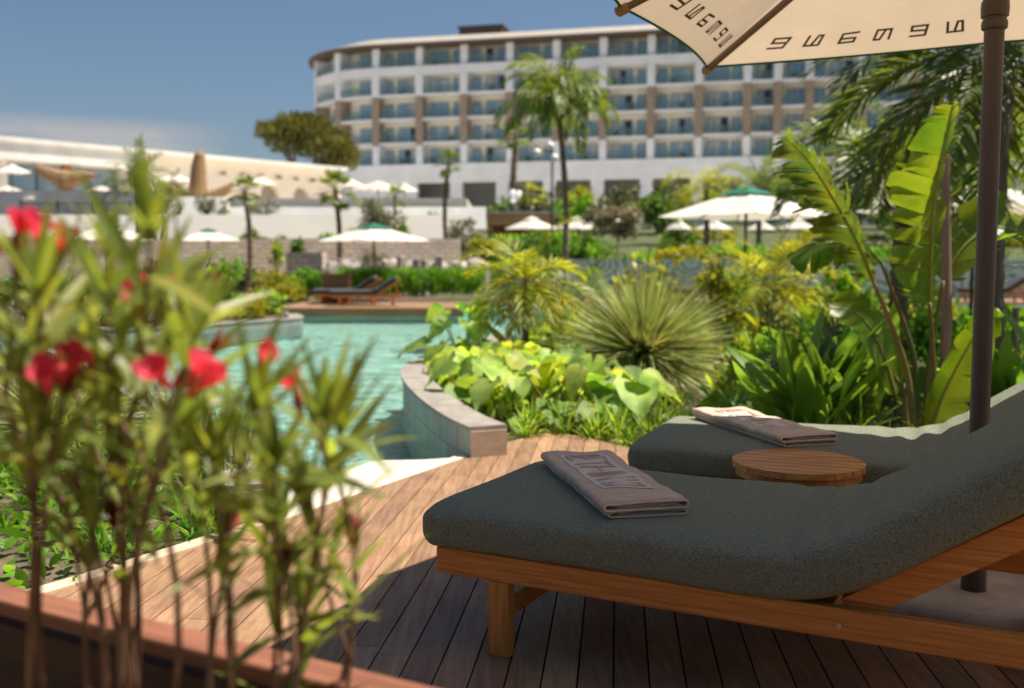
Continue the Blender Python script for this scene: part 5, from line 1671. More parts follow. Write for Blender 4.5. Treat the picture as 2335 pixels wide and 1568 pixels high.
# bushes on the bank, olive trees, pale plume bush
for u, v, Y, rx, rz, n_, ls, lf, lab in (
    (1405, 495, 44, 1.15, .85, 1500, .20, 'l_pale', 'pale pinkish plumed bush in front of the hotel base'),
    (1360, 500, 47, .8, .7, 800, .2, 'l_olive', 'grey olive bush behind the windblown palm trunk'),
    (1560, 575, 39, 1.6, .38, 900, .2, 'l_golden', 'yellow green low hedge shrub on top of the patterned wall, left end'),
    (1690, 575, 39, 1.6, .42, 900, .2, 'l_hedge', 'green low hedge shrub on top of the patterned wall, below the big parasol'),
    (1830, 575, 39.5, 1.6, .42, 900, .2, 'l_golden', 'yellow green low hedge shrub on top of the patterned wall, behind the stout palm'),
    (1970, 570, 39.5, 1.6, .5, 900, .2, 'l_hedge', 'green hedge shrub on the patterned wall behind the banana leaf'),
    (2200, 570, 38.5, 2.2, .9, 1000, .26, 'l_bush', 'dark green bushes on the patterned wall at far right'),
    (1180, 548, 47, 1.4, .5, 900, .2, 'l_hedge', 'green shrub below the orange timber kiosk'),
    (1110, 560, 45, 1.0, .6, 800, .18, 'l_golden', 'golden shrub left of the orange timber kiosk'),
    (1290, 560, 44, 1.2, .6, 800, .2, 'l_hedge', 'green shrub below the two white bank parasols'),
    (1500, 480, 62, 1.8, 1.1, 900, .35, 'l_bush', 'dark tree bush in front of the hotel colonnade'),
    (1880, 460, 62, 2.2, 1.5, 900, .35, 'l_olive', 'olive bush in front of the hotel colonnade at right'),
    (2060, 470, 60, 2.2, 1.5, 900, .35, 'l_bush', 'dark bush in front of the hotel colonnade behind the banana leaf'),
    (1310, 480, 68, 1.6, 1.0, 700, .35, 'l_hedge', 'green bush before the hotel colonnade behind the windblown palm')):
    p_ = at(u, v, Y)
    bush(lab, p_.x, Y, p_.z - rz * .85 - .1, (rx, rx * .7, rz), n_, ls, lf, rr)
def small_tree(label, X, Y, z0, h_, rx, rz, n_, ls, lf, rr, cat='tree', name='olive_tree', tr=.09):
    t = thing(name, label, cat, (X, Y, z0))
    mb = MB()
    zc = h_ - rz
    for k in range(6):
        a = k * 1.05 + rr.random() * .5
        e_ = Vector((math.cos(a) * rx * .6, math.sin(a) * rx * .6, zc + rr.uniform(-.3, .5) * rz))
        mb.tube([(0, 0, -.1), (math.cos(a) * .05, math.sin(a) * .05, zc * .45), lerp(Vector((0, 0, zc * .5)), e_, .5), e_], [tr, tr * .75, tr * .4, tr * .12], 6)
    mb.build('trunk', M['barkgrey'], t)
    mb = MB(); leaf_cloud(mb, (0, 0, zc), (rx, rx, rz), n_, ls, rr, 12, .2, .3)
    mb.build('crown', M[lf], t)
    return t
p_ = at(858, 480, 56); small_tree('wide grey olive tree behind the island parasol', p_.x, 56, 1.2, at(858, 445, 56).z - 1.2, 1.5, 1.25, 1800, .22, 'l_olive', rr)
p_ = at(1062, 530, 48); small_tree('small grey olive tree left of the orange kiosk', p_.x, 48, 0.6, at(1062, 500, 48).z - .6, 1.0, .8, 1200, .18, 'l_olive', rr)
p_ = at(850, 600, 36); small_tree('little olive tree with dark trunk under the island parasol', p_.x, 36, -.03, 1.9, .5, .4, 300, .14, 'l_olive', rr, tr=.07)
p_ = at(470, 500, 59); small_tree('grey thin tree before the white parapet', p_.x, 59.2, 3.6, 2.0, .9, .8, 600, .2, 'l_olive', rr)
p_ = at(600, 505, 59); small_tree('grey thin tree at the right of the white parapet', p_.x, 59.2, 3.6, 1.4, .9, .6, 500, .2, 'l_olive', rr)
for u, Y, h_, lab in ((680, 45.4, 1.6, 'thin dark cypress shrub against the stone wall'), (630, 44.8, 1.5, 'bright green young plant against the stone wall')):
    p_ = at(u, 560, Y)
    bush(lab, p_.x, Y, 1.0 if u > 650 else .9, (.35, .3, .6), 300, .2, 'l_bush' if u > 650 else 'l_taro', rr, lift=.3)

# stone pine
t = thing('stone_pine', 'broad umbrella shaped stone pine at the left end of the hotel', 'tree', (at(690, 400, 96).x, 96, 5.6))
PX = at(690, 400, 96).x
mb, tk = MB(), MB()
rr = random.Random(40)
mb2 = MB()
for (u, v, du, dv, n_) in ((640, 305, 52, 26, 900), (700, 292, 60, 26, 1000), (655, 330, 46, 26, 700), (745, 325, 60, 32, 1000), (720, 345, 52, 24, 600), (785, 352, 34, 24, 600), (610, 300, 28, 24, 400), (775, 375, 40, 22, 500), (745, 385, 30, 20, 250), (680, 275, 50, 14, 500)):
    c = at(u, v, 96) - Vector((PX, 96, 5.6))
    k_ = 96 / FPX
    for i in range(int(n_ * 1.0)):
        q = rnd_unit(rr) * rr.random() ** .4
        p_ = c + Vector((q.x * du * k_, q.y * du * k_ * .9, q.z * dv * k_ * (1.0 if q.z > 0 else .8)))
        d = (Vector((q.x, q.y, q.z + .9)) + rnd_unit(rr) * .6).normalized()
        mb.blade(p_, d, rnd_unit(rr), rr.uniform(.35, .7), rr.uniform(.10, .2), .2, 2, lambda t: 1 - .5 * t)
    fork = at(670, 385, 96) - Vector((PX, 96, 5.6)) if u < 700 else at(722, 395, 96) - Vector((PX, 96, 5.6))
    tk.tube([fork, lerp(fork, c, .5) + Vector((0, 0, .25)), c], [.16, .10, .04], 6)
for u, v in ((670, 385), (722, 395)):
    f = at(u, v, 96) - Vector((PX, 96, 5.6))
    tk.tube([(f.x * .6, 0, -.2), (f.x * .8, 0, f.z * .5), f], [.3, .24, .17], 8)
mb.build('crown', M['l_pine'], t); tk.build('trunk', M['barkgrey'], t)

# ------------------------------------------------------------------ hotel
def wall_holes(length, z0, z1, thick, holes, mb, y=0.0, x0=0.0):
    """wall panel in the xz plane with openings, front at y, going back by thick"""
    outer = [Vector((x0, z0, 0)), Vector((x0 + length, z0, 0)), Vector((x0 + length, z1, 0)), Vector((x0, z1, 0))]
    loops = [outer] + [[Vector((a, b, 0)) for a, b in h] for h in holes]
    tris = geometry.tessellate_polygon(loops)
    pts = [q for l_ in loops for q in l_]
    n_ = len(pts)
    vs = [Vector((q.x, y, q.y)) for q in pts] + [Vector((q.x, y + thick, q.y)) for q in pts]
    fs = []
    for a, b, c in tris:
        s_ = (pts[b] - pts[a]).cross(pts[c] - pts[a]).z
        if s_ < 0: b, c = c, b
        fs.append((a, b, c)); fs.append((a + n_, c + n_, b + n_))
    o = 0
    for l_ in loops:
        k = len(l_)
        for i in range(k):
            fs.append((o + i, o + (i + 1) % k, n_ + o + (i + 1) % k, n_ + o + i))
        o += k
    mb.add(vs, fs)
H0 = Vector((-21.3, 139.3, 5.6))
HOT = thing('hotel', 'large curved white hotel block with five balcony floors and brown stone piers', 'hotel', H0, math.atan2(-0.229, 0.973))
Z = lambda z: z - 5.6
FL = [14.8, 17.8, 21.05, 24.3, 28.0]                 # balcony floor levels
TOPS = [17.5, 20.75, 24.0, 26.9, 30.55]              # undersides above
cols_s = [2.65, 8.9, 15.2, 21.5, 27.8, 34.0, 40.2, 46.3, 52.3, 56.0, 59.8, 66.0, 72.2, 78.4, 84.6, 90.8]
S1 = 91.3
RC, CX, CY = 14.0, 2.65, 14.0
def arc(r, a):
    return Vector((CX - r * math.sin(a), CY - r * math.cos(a), 0))
A_END = R(118)
def ring(mb, r0, r1, z0, z1, a0=0.0, a1=A_END, k=20):
    vs = []
    for i in range(k + 1):
        a = lerp(a0, a1, i / k)
        for r in (r0, r1):
            for z in (z0, z1):
                q = arc(r, a); vs.append((q.x, q.y, Z(z)))
    fs = []
    for i in range(k):
        b, c = i * 4, (i + 1) * 4
        fs += [(b, c, c + 1, b + 1), (b + 2, b + 3, c + 3, c + 2), (b + 1, c + 1, c + 3, b + 3), (b, b + 2, c + 2, c)]
    fs += [(0, 1, 3, 2), (k * 4, k * 4 + 2, k * 4 + 3, k * 4 + 1)]
    mb.add(vs, fs)
# floor slabs
for i, f in enumerate(FL):
    top = f
    bot = TOPS[i - 1] if i else 12.6
    mb = MB()
    mb.box(CX, S1, 0.0 if i else -0.25, 2.0, Z(bot), Z(top)); ring(mb, RC - 2.0, RC + (0 if i else .25), bot, top)
    mb.build('floor_band', M['offwhite'], HOT)
# back walls
mb = MB()
for i, f in enumerate(FL):
    mb.box(CX, S1, 2.0, 2.3, Z(f), Z(TOPS[i])); ring(mb, RC - 2.3, RC - 2.0, f, TOPS[i])
mb.build('balcony_wall', M['beige_wall'], HOT)
mb = MB(); mb.box(CX, S1, 2.35, 14, Z(14.8), Z(30.4)); ring(mb, 0.5, RC - 2.35, 14.8, 30.4)
mb.build('core', M['beige_wall'], HOT)
# piers
def pier(x, z0, z1, m_, wd, nm):
    mb = MB(); mb.box(x - wd / 2, x + wd / 2, -0.06, 1.9, Z(z0), Z(z1))
    return mb.build(nm, M[m_], HOT)
for x in cols_s:
    pier(x, 17.4, 24.02, 'stonecol', 1.0, 'stone_pier')
    pier(x, 24.0, 26.95, 'offwhite', 1.0, 'pier')
    pier(x, 14.8, 17.39, 'offwhite', 0.9, 'pier')
    mb = MB(); mb.box(x - .5, x + .5, 0.25, 1.9, Z(28.0), Z(30.5)); mb.build('pier', M['offwhite'], HOT)
for a in (R(26), R(56), R(84)):
    for z0, z1, m_ in ((17.4, 24.02, 'stonecol'), (24.0, 26.95, 'offwhite'), (14.8, 17.39, 'offwhite'), (28, 30.5, 'offwhite')):
        mb = MB(); ring(mb, RC - 1.9, RC + .05, z0, z1, a - .04, a + .04, 2); mb.build('stone_pier' if m_ == 'stonecol' else 'pier', M[m_], HOT)
# windows, doors, curtains, balustrades: one of each, then copies
def proto(nm, fn, m_):
    mb = MB(); fn(mb)
    me = mb.build(nm, M[m_], HOT)
    return me
def place(p_, loc, first):
    if first:
        p_.location = loc; return p_
    c = p_.copy(); col.objects.link(c); c.parent = HOT; c.location = loc
    return c
def mk_frame(w_, h_, n_):
    def f(mb):
        for k in range(n_ + 1):
            x = k * w_ / n_
            mb.box(x - .05, x + .05, -0.06, 0.0, 0, h_)
        mb.box(-.05, w_ + .05, -.062, 0.0, h_ - .08, h_); mb.box(-.05, w_ + .05, -.062, 0.0, 0, .07)
    return f
pr = {'door': proto('balcony_door', lambda mb: mb.box(0, 2.6, -0.035, 0, 0, 2.25), 'window'),
      'win': proto('window', lambda mb: mb.box(0, 1.0, -0.035, 0, 0.0, 2.2), 'window'),
      'bal': proto('balustrade', lambda mb: mb.box(0, 1, 0, 0.03, 0, 1.05), 'balus')}
df = proto('frame', mk_frame(2.6, 2.3, 3), 'winframe'); df.parent = pr['door']
wf = proto('frame', mk_frame(1.0, 2.25, 1), 'winframe'); wf.parent = pr['win']
cu = proto('curtain', lambda mb: [mb.box(k * .13, k * .13 + .1, -0.05, -0.036, 0.08, 2.15) for k in range(8)], 'curtain'); cu.parent = pr['door']; cu.location = (1.5, 0, 0)
od = proto('open_leaf', lambda mb: mb.box(0, .8, -0.05, -0.036, 0.05, 2.2), 'darkwin'); od.parent = pr['door']; od.location = (0.9, 0, 0)
rr = random.Random(6)
used = set()
def sub_copy(src, parent, loc):
    c = src.copy(); col.objects.link(c); c.parent = parent; c.location = loc
for fi, f in enumerate(FL):
    for ci in range(len(cols_s) - 1):
        a, b = cols_s[ci] + .5, cols_s[ci + 1] - .5
        wid = b - a
        flip = ci % 2 == 0
        zz = Z(f) + .02
        short = wid < 4
        dx = a + (0.7 if short else (wid - 3.1 if flip else .5))
        first = 'door' not in used; used.add('door')
        d = place(pr['door'], (dx, 2.0, zz), first)
        if not first:
            sub_copy(df, d, (0, 0, 0))
            r_ = rr.random()
            if r_ < .75: sub_copy(cu, d, (rr.choice([0.05, 1.5, .8]), 0, 0))
            if r_ < .3: sub_copy(cu, d, (0.05, -0.004, 0))
            if rr.random() < .3: sub_copy(od, d, (rr.choice([.05, .9, 1.75]), -.003, 0))
        if not short:
            first = 'win' not in used; used.add('win')
            wv = place(pr['win'], (a + (.35 if flip else wid - 1.35), 2.0, zz), first)
            if not first: sub_copy(wf, wv, (0, 0, 0))
        first = 'bal' not in used; used.add('bal')
        o = place(pr['bal'], (a + .02, 0.12, zz), first)
        o.scale = (wid - .04, 1, 1)
for fi, f in enumerate(FL):
    for a in (R(10), R(40), R(69)):
        q = arc(RC - 1.99, a)
        for src, off in (('door', 0), ):
            d = pr[src].copy(); col.objects.link(d); d.parent = HOT
            d.location = (q.x, q.y, Z(f) + .02); d.rotation_euler.z = -a
            d.scale = (.75, 1, 1)
            d.location -= Vector((math.cos(-a) * 1.0, math.sin(-a) * 1.0, 0))
            d.location += Vector((-math.sin(a), -math.cos(a), 0)) * .06
            sub_copy(df, d, (0, 0, 0))
    mb = MB(); ring(mb, RC - .16, RC - .13, f + .02, f + 1.07, 0.05, A_END, 18)
    mb.build('balustrade', M['balus'], HOT)
# balcony chairs
chp = MB()
chp.box(-.3, .3, -.3, .3, .38, .45); chp.box(-.3, .3, .24, .3, .45, .95); chp.box(-.28, -.22, -.28, .28, 0, .62); chp.box(.22, .28, -.28, .28, 0, .62)
ch = chp.build('balcony_chair', M['dark'], HOT)
k = 0
for f in FL:
    for ci in range(len(cols_s) - 2):
        if rr.random() < .62 and k < 70:
            loc = (cols_s[ci] + rr.uniform(1.2, 4.6), 1.1, Z(f) + .01)
            if k == 0: ch.location = loc
            else:
                c = ch.copy(); col.objects.link(c); c.parent = HOT; c.location = loc; c.rotation_euler.z = rr.uniform(-.8, .8)
            k += 1
# roof with dark soffit line
mb = MB()
mb.box(CX, S1 + .4, -0.7, 12, Z(30.56), Z(30.86)); ring(mb, 0.5, RC + .7, 30.56, 30.86)
mb.build('eave', M['roof_dark'], HOT)
mb = MB()
vs = []
kk = 20
prof = [(-0.75, 30.865), (-0.75, 31.0), (3.2, 32.5), (9, 33.0)]
st_ = [('s', S1 + .4), ('s', CX)] + [('a', A_END * i / kk) for i in range(1, kk + 1)]
for t_, s_ in st_:
    for y, z in prof:
        if t_ == 's': vs.append((s_, y, Z(z)))
        else:
            q = arc(max(.2, RC - y), s_); vs.append((q.x, q.y, Z(z - 0.35 * s_ * (1 if y > 0 else .0))))
n_ = len(prof)
mb.add(vs, [(i * n_ + j, i * n_ + j + 1, (i + 1) * n_ + j + 1, (i + 1) * n_ + j) for i in range(len(st_) - 1) for j in range(n_ - 1)])
mb.build('roof', M['roof'], HOT)
mb = MB(); mb.box(13.0, 19.2, 5.5, 9, Z(32.6), Z(34.0)); mb.box(12.8, 19.4, 5.3, 9.2, Z(34.0), Z(34.2)); mb.build('rooftop_plant_room', M['roof_dark'], HOT)
# ground storeys with a colonnade
mb = MB()
holes = []
for k in range(13):
    a = 8.5 + k * 6.42
    holes.append([(a, Z(5.9)), (a + 4.75, Z(5.9)), (a + 4.75, Z(12.3)), (a, Z(12.3))])
wall_holes(S1 - CX + 8, Z(5.3), Z(12.59), 1.0, holes, mb, 0.0, CX - 8)
mb.build('colonnade_wall', M['offwhite'], HOT)
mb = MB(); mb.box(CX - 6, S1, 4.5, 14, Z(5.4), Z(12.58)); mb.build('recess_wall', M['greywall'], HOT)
for k in range(13):
    a = 8.5 + k * 6.42
    mb = MB(); mb.box(a - 1.70, a - .04, -0.03, 0.0, Z(5.4), Z(8.9)); mb.build('pier_base', M['stonecol'], HOT)
    if k % 3 != 1:
        mb = MB(); mb.box(a + .8, a + 4.0, 4.42, 4.5, Z(5.6), Z(8.6)); mb.build('entrance_glass', M['darkwin'], HOT)

# ------------------------------------------------------------------ low white building on the left
B0 = Vector((-37.5, 72.0, 5.6)); B1 = Vector((-16.8, 95.0, 5.6))
bd = (B1 - B0); BL = bd.length
LOW = thing('low_building', 'long low white building with arches, its fascia curving down behind the terrace', 'building', B0, math.atan2(bd.y, bd.x))
zt = lambda s: 10.25
mb = MB()
mb.box(-26, 11.0, -1.8, 8, 3.05, 4.30); mb.build('fascia', M['white'], LOW)
mb = MB(); mb.box(-26, 31.0, -2.0, 8.2, 4.302, 4.62); mb.build('roof_edge', M['white'], LOW)
mb = MB(); mb.box(-26, 10.9, 1.5, 1.8, 0, 3.04); mb.build('glazed_front', M['window'], LOW)
for x in (-14, -8.2, -4.4, 0.6, 5.2, 9.6):
    mb = MB(); mb.box(x - .28, x + .28, -1.2, -0.6, 0, 3.04); mb.build('column', M['white'] if x not in (5.2,) else M['wood_far'], LOW)
for x in range(-24, 11, 2):
    mb = MB(); mb.box(x - .05, x + .05, 1.42, 1.5, 0, 3.0); mb.build('mullion', M['winframe'], LOW)
def archh(x, w_, h_):
    pts = [(x, 0.02), (x + w_, 0.02)]
    for k in range(11):
        a = PI * k / 10
        pts.append((x + w_ / 2 + math.cos(a) * w_ / 2, h_ - w_ / 2 + math.sin(a) * w_ / 2))
    return pts
mb = MB()
wall_holes(20.0, 0, 4.30, .6, [archh(12.0, 3.2, 2.7), archh(22.2, 1.9, 2.6), archh(25.6, 1.9, 2.6), archh(28.4, 1.7, 2.4)], mb, -0.9, 11.0)
mb.build('arched_wall', M['cream'], LOW)
mb = MB(); mb.box(11.0, 31.0, 1.2, 1.5, 0, 4.3); mb.build('inner_wall', M['cream'], LOW)
mb = MB(); mb.box(30.4, 31.0, -.28, 8, 0, 4.3); mb.build('end_wall', M['cream'], LOW)
for k in range(8):
    x = 16.5 + k * 1.85
    mb = MB()
    for j in range(14):
        a = rr.uniform(0, PI)
        mb.blade((x, -0.92, 3.2), (math.cos(a), -.6, math.sin(a) * .8), (0, .3, 1), rr.uniform(.3, .6), .12, .5, 3)
    mb.build('wall_ornament', M['straw'], LOW)

# ------------------------------------------------------------------ woven whale tails
def whale_tail(label, u, v0, vtop, Y, w_, rr, z0):
    c = at(u, v0, Y)
    zt_ = at(u, vtop, Y).z - z0
    t = thing('whale_tail_sculpture', label, 'sculpture', (c.x, Y, z0))
    mb = MB()
    K = 9
    mb.tube([(0, 0, zt_ * .62 * i / K) for i in range(K + 1)], [lerp(.62, .36, i / K) * (1 + .06 * (i % 2)) for i in range(K + 1)], 12)
    mb.build('stalk', M['straw'], t)
    for sg in (-1, 1):
        mb = MB(); pts, rad = [], []
        for i in range(10):
            s_ = i / 9
            pts.append((sg * w_ * s_, rr.uniform(-.05, .05), zt_ * (.60 + (.42 if sg < 0 else .16) * s_ ** 1.3)))
            rad.append(.62 * (1 - s_) ** .6 + .05)
        mb.tube(pts, rad, 10)
        for k in range(40):
            s_ = rr.random(); i = min(9, int(s_ * 9)); p_ = Vector(pts[i])
            mb.blade(p_ + rnd_unit(rr) * rad[i], (sg, rr.uniform(-.5, .5), rr.uniform(-.8, .5)), UP, .4, .05, .3, 2)
        mb.build('fluke', M['straw'], t)
    return t
rr = random.Random(17)
whale_tail('woven straw whale tail sculpture standing under the white fascia at left', 150, 440, 380, 67.6, 2.0, rr, 5.6)
t = thing('whale_tail_sculpture', 'tall pointed woven straw tail sculpture in front of the cream arches', 'sculpture', (at(452, 440, 68).x, 68, 5.6))
zt_ = at(455, 342, 68).z - 5.6
mb = MB()
mb.tube([(0, 0, 0), (0.0, 0, zt_ * .3), (.06, 0, zt_ * .65), (.16, 0, zt_ * .9), (.2, 0, zt_)], [.72, .6, .5, .36, .12], 12)
mb.build('stalk', M['straw'], t)
for sg in (-1, 1):
    mb = MB(); mb.tube([(sg * .3, 0, .1), (sg * 1.2, 0, .25), (sg * 2.0, 0, .75), (sg * 2.4, 0, 1.2)], [.4, .45, .3, .05], 10); mb.build('fluke', M['straw'], t)
mb = MB(); mb.tube([(-3.4, 0, 0), (-3.0, 0, .6), (-2.8, 0, 1.5)], [.25, .2, .05], 8)

# ------------------------------------------------------------------ walls, fence, kiosk, lamps
def batter(nm, label, x0, x1, y0, y1, z0, z1, m_, slope):  # front slope is added so the face catches more sun and looks brighter
    """retaining wall whose front leans back"""
    h_ = z1 - z0; s_ = slope * h_
    vs = [(x0, y0, z0), (x1, y0, z0), (x1, y0 + s_, z1), (x0, y0 + s_, z1), (x0, y1 + s_, z0), (x1, y1 + s_, z0), (x1, y1 + s_, z1), (x0, y1 + s_, z1)]
    b_ = MB(); b_.add([Vector(q) for q in vs], [(0, 1, 2, 3), (5, 4, 7, 6), (3, 2, 6, 7), (0, 3, 7, 4), (1, 5, 6, 2), (0, 4, 5, 1)])
    return tag(b_.build(nm, M[m_], None, ((x0 + x1) / 2, y0, z0)), label, 'wall')
def wall_thing(nm, label, x0, x1, y0, y1, z0, z1, m_, bev=0.0, cat='wall'):
    b_ = MB(); b_.box(x0, x1, y0, y1, z0, z1, None, bev)
    return tag(b_.build(nm, M[m_], None, ((x0 + x1) / 2, y0, z0)), label, cat)
batter('stone_wall', 'long rubble stone retaining wall below the lower terrace', -60, -2.4, 45.4, 45.8, -0.03, 2.42, 'stonewall', .25)
wall_thing('stone_wall', 'short sunlit block of pale stone wall behind the golden shrubs', at(652, 600, 40).x, at(735, 600, 40).x, 40, 41, -.03, 1.72, 'stonewall')
batter('stone_wall', 'pale rendered retaining wall behind the metal railing', -60, -2.4, 57.3, 57.6, 2.2, 4.1, 'beige_wall', .38)
batter('parapet_wall', 'shaded white parapet under the left parasols', -60, at(372, 480, 66).x, 65.9, 66.3, 3.5, 6.05, 'white', .02)
batter('parapet_wall', 'bright white parapet with square end in front of the woven tail sculptures', at(374, 480, 65).x, at(516, 480, 65).x, 64.4, 64.9, 3.5, at(450, 448, 65).z, 'white', .42)
batter('parapet_wall', 'long low white parapet running towards the hotel', at(518, 480, 65).x, at(1107, 480, 65).x, 64.6, 65.2, 3.5, at(800, 471, 65).z, 'white', .42)
wall_thing('parapet_wall', 'white wall strip in front of the hotel colonnade', 0, 60, 92, 92.5, 4.5, 6.2, 'white')
mw = wall_thing('mural_wall', 'grey green wall with winding dark contour pattern behind the terrace', -0.3, 30, 36.0, 36.3, -.03, 1.42, 'mural')
# boulders / stepped rocks behind hedge
rr = random.Random(33)
for i, (u, v, Y, s_) in enumerate(((790, 590, 39, .5), (830, 588, 40, .4), (890, 586, 40, .5), (940, 588, 41, .55), (990, 592, 40, .5), (1040, 590, 41, .5), (760, 592, 40, .4), (1085, 585, 42, .5))):
    p_ = at(u, v, Y)
    bm = bmesh.new(); bmesh.ops.create_icosphere(bm, subdivisions=2, radius=1)
    for q in bm.verts: q.co *= 1 + rr.uniform(-.16, .16)
    mb = MB(); mb.add([Vector((q.co.x * s_ * 1.3, q.co.y * s_, q.co.z * s_)) for q in bm.verts], [tuple(w_.index for w_ in f.verts) for f in bm.faces]); bm.free()
    o = mb.build('boulder', M['stone' if i % 3 == 0 else 'concrete'], None); o.location = (p_.x, Y, max(.2, p_.z - s_ * 1.1)); o.rotation_euler.z = rr.random() * 3
    tag(o, 'pale weathered boulder in the rock bank behind the island hedge', 'boulder', 'boulders behind the island hedge')
# railing
fx0, fx1 = at(48, 480, 60).x, at(380, 480, 60).x
FEN = thing('metal_railing', 'dark metal railing in front of the shaded white parapet', 'fence', (fx0, 60, 3.6))
mb = MB()
for z in (.15, 1.25):
    mb.box(0, fx1 - fx0, -.02, .02, z, z + .05)
k = 0
while k * .14 < fx1 - fx0:
    mb.box(k * .14, k * .14 + .025, -.012, .012, .2, 1.25); k += 1
mb.build('bars', M['dark'], FEN)
for k in range(5):
    mb = MB(); x = (fx1 - fx0) * k / 4; mb.box(x - .04, x + .04, -.04, .04, 0, 1.45); mb.build('post', M['dark'], FEN)
# kiosk with orange timber roof
kx0, kx1 = at(1112, 500, 54).x, at(1262, 500, 54).x
t = thing('kiosk', 'low kiosk with orange timber fascia in front of the hotel base', 'kiosk', ((kx0 + kx1) / 2, 54, 1.6))
hw = (kx1 - kx0) / 2; zk = at(1180, 488, 54).z - 1.6; zb = at(1180, 515, 54).z - 1.6
mb = MB(); mb.box(-hw, hw, -1, 2, zb, zk); mb.build('fascia', mat('orange_timber', (.50, .26, .10), (.6, .34, .15), rough=.6, scale=2), t)
mb = MB(); mb.box(-hw - .1, hw + .1, -1.1, 2.1, zk, zk + .08); mb.build('roof', M['offwhite'], t)
for x in (-hw + .1, hw - .1):
    mb = MB(); mb.box(x - .08, x + .08, -.9, -.74, -.5, zb); mb.build('post', M['wood_far'], t)
mb = MB(); mb.box(-hw + .2, hw - .2, .5, 1.8, -.5, zb); mb.build('counter', M['wood_far'], t)
# lamp posts
def lamp(label, u, Y, vtop, zg, globes):
    x = at(u, 500, Y).x
    t = thing('street_lamp', label, 'street lamp', (x, Y, zg))
    h_ = at(u, vtop, Y).z - zg
    mb = MB(); mb.lathe([(.09, 0), (.09, .4), (.055, .45), (.05, h_)], n=10); mb.build('post', M['greenpole'], t)
    for (du, v) in globes:
        q = at(u + du, v, Y) - Vector((x, Y, zg)); q.y = 0
        mb = MB(); mb.tube([(0, 0, q.z + .1), q + Vector((0, 0, .1))], .02, 6); mb.build('arm', M['greenpole'], t)
        bm = bmesh.new(); bmesh.ops.create_uvsphere(bm, u_segments=14, v_segments=8, radius=.19)
        mb = MB(); mb.add([v_.co + q for v_ in bm.verts], [tuple(w_.index for w_ in f.verts) for f in bm.faces]); bm.free()
        mb.build('globe', M['globe'], t, smooth=True)
lamp('tall dark green lamp post with white globes left of the windblown palm trunk', 1258, 48, 320, .9, [(-4, 332), (-34, 348), (6, 360)])
lamp('lamp post with three white globes before the hotel colonnade', 1168, 56, 432, 1.6, [(0, 440), (14, 442), (2, 455)])
lamp('thin dark lamp post at left in front of the shaded parapet', 44, 62.5, 572 - 1000 + 1000 - 10, 3.6, []) if False else None
# scattered shrubs on the planted bank
rr = random.Random(202)
prs = []
for k in range(58):
    Y = rr.choice([39.5, 41, 43, 46, 50, 55, 60, 66])
    u = rr.uniform(1120, 2380)
    x = at(u, 550, Y).x
    gz = 0
    for j in range(len(gy) - 1):
        if gy[j] <= Y <= gy[j + 1]: gz = lerp(hz[j], hz[j + 1], (Y - gy[j]) / (gy[j + 1] - gy[j]))
    s_ = rr.uniform(.7, 1.25)
    if len(prs) < 6:
        o = bush('leafy shrub on the planted bank between patterned wall and hotel', x, Y, gz - .1, (1.2, 1.0, .6), 520, .24, ['l_hedge', 'l_bush', 'l_golden', 'l_olive', 'l_bush', 'l_hedge'][len(prs)], rr, group='shrubs on the planted bank')
        prs.append(o)
    else:
        o = copy_tree(rr.choice(prs)); o.location = (x, Y, gz - .1)
    o.rotation_euler.z = rr.random() * 6; o.scale = (s_, s_, s_ * rr.uniform(.8, 1.3))
# pale stone posts behind the island hedge
pst = None
for k in range(11):
    u = 770 + k * 34 + rr.uniform(-9, 9)
    Y = 39.2 + rr.uniform(-.5, .8)
    if pst is None:
        mb = MB(); mb.box(-.14, .14, -.14, .14, 0, 1.0, bev=.03)
        pst = mb.build('stone_post', M['concrete'], None); o = pst
    else:
        o = pst.copy(); col.objects.link(o)
    o.location = (at(u, 590, Y).x, Y, -.03); o.scale = (1, 1, rr.uniform(1.25, 1.75)); o.rotation_euler.z = rr.random()
    tag(o, 'upright pale stone post in the row behind the island hedge', 'post', 'stone posts behind the island hedge')
# shrubs along the terrace walls on the left
rr = random.Random(303)
prs = []
for k in range(34):
    Y, gz = ((45.2, -.03), (57.4, 2.3), (65.2, 3.6))[k % 3]
    u = rr.uniform(110, 1090) if k % 3 else rr.uniform(330, 1080)
    x = at(u, 550, Y).x
    if x > -3.2: continue
    s_ = rr.uniform(.5, .95)
    if len(prs) < 5:
        o = bush('garden shrub along the terrace walls left of the hotel', x, Y, gz, (1.1, .7, .6), 420, .24, ['l_olive', 'l_hedge', 'l_golden', 'l_olive', 'l_bush'][len(prs)], rr, group='shrubs along the terrace walls')
        prs.append(o)
    else:
        o = copy_tree(rr.choice(prs)); o.location = (x, Y, gz)
    o.rotation_euler.z = rr.uniform(-.4, .4); o.scale = (s_, s_, s_ * rr.uniform(.8, 1.4))
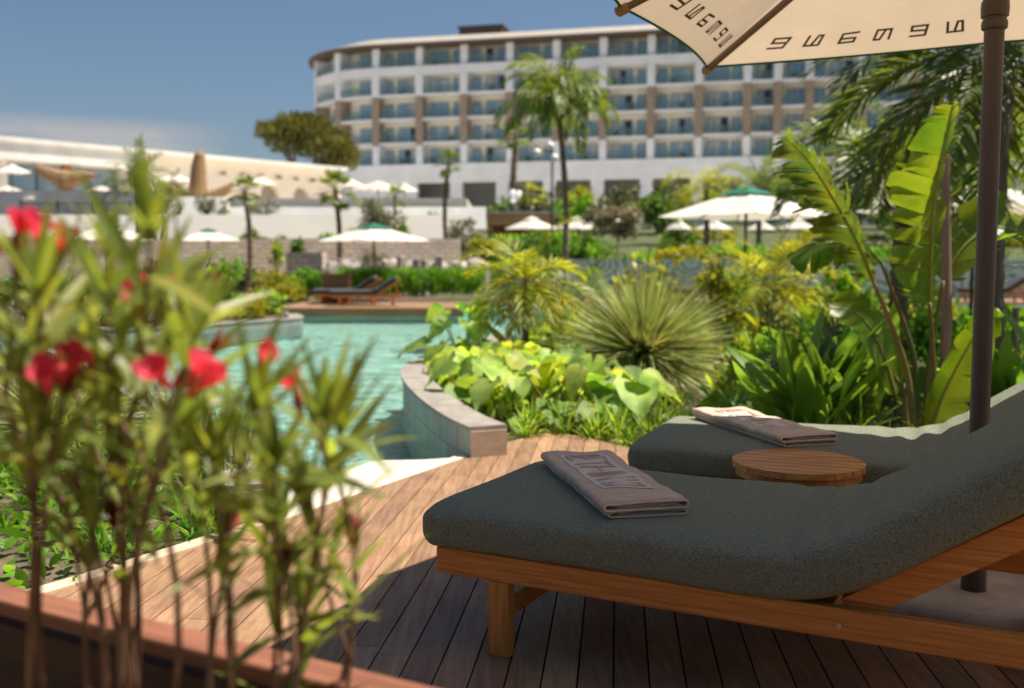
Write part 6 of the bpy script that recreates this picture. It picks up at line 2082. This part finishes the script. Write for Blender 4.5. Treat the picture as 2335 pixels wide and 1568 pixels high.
# leafy shrubs that fill the right bed
rr = random.Random(404)
prs = []
pts_ = []
area = [(1.9, 9.0), (2.6, 8.2), (5, 7.6), (7.5, 9), (9, 14), (10, 20), (9, 25), (5, 25), (2.8, 21), (0.9, 16), (0.4, 13.2), (1.0, 11.2)]
k = 0
while len(pts_) < 44 and k < 3000:
    k += 1
    q = (rr.uniform(0.4, 10), rr.uniform(7.6, 25))
    if inside(q, area) and all((q[0] - a) ** 2 + (q[1] - b) ** 2 > .65 ** 2 for a, b in pts_): pts_.append(q)
for x, y in pts_:
    s_ = rr.uniform(.7, 1.2) * (1 if y < 12 else 1.25)
    if len(prs) < 6:
        o = bush('leafy yellow green shrub filling the right bed between palms', x, y, -.03, (.42, .40, .30), 330, .13, ['l_golden', 'l_hedge', 'l_grass', 'l_canna', 'l_taro', 'l_grass'][len(prs)], rr, group='leafy shrubs filling the right bed', aspect=.35, up=.8)
        prs.append(o)
    else:
        o = copy_tree(rr.choice(prs)); o.location = (x, y, -.03)
    o.rotation_euler.z = rr.random() * 6; o.scale = (s_, s_, s_ * rr.uniform(.8, 1.3))
# unseen parasol and hedge, both added to cut sky light and deepen deck shade
p2 = copy_tree(UMB); p2['label'] = 'unseen cream parasol added beyond the right picture edge to shade the deck'
p2.location = (4.75, 2.0, 0)
t = thing('hedge', 'tall unseen hedge added behind the timber deck to cut sky light', 'hedge', (0.5, -1.9, 0))
mb = MB()
for k in range(5200):
    q = Vector((rr.uniform(-6.5, 6.5), rr.uniform(-.5, .35), 2.7 * rr.random()))
    mb.blade(q, Vector((rr.uniform(-.5, .5), rr.uniform(.1, 1), rr.uniform(-.2, .8))), rnd_unit(rr), rr.uniform(.14, .26), rr.uniform(.08, .12), .4, 3, oval)
mb.build('foliage', M['l_bush'], t)
mb = MB()
for k in range(14):
    mb.tube([(-6.2 + k * .95, -.1, -.05), (-6.2 + k * .95 + rr.uniform(-.1, .1), -.1, 2.2)], [.04, .02], 6)
mb.build('stems', M['barkgrey'], t)
# taller shrubs close to the colonnade
rr = random.Random(505)
prs = []
for k in range(17):
    Y = rr.uniform(74, 92)
    u = 1130 + k * 72 + rr.uniform(-25, 25)
    x = at(u, 500, Y).x
    gz = lerp(3.55, 5.0, (Y - 74) / 18)
    if len(prs) < 4:
        o = bush('tall garden shrub close in front of the hotel colonnade', x, Y, gz, (1.7, 1.3, .95), 520, .4, ['l_bush', 'l_olive', 'l_hedge', 'l_golden'][len(prs)], rr, group='tall shrubs before the colonnade', lift=.3)
        prs.append(o)
    else:
        o = copy_tree(rr.choice(prs)); o.location = (x, Y, gz)
    s_ = rr.uniform(.8, 1.5); o.rotation_euler.z = rr.random() * 6; o.scale = (s_, s_, s_ * rr.uniform(.9, 1.4))
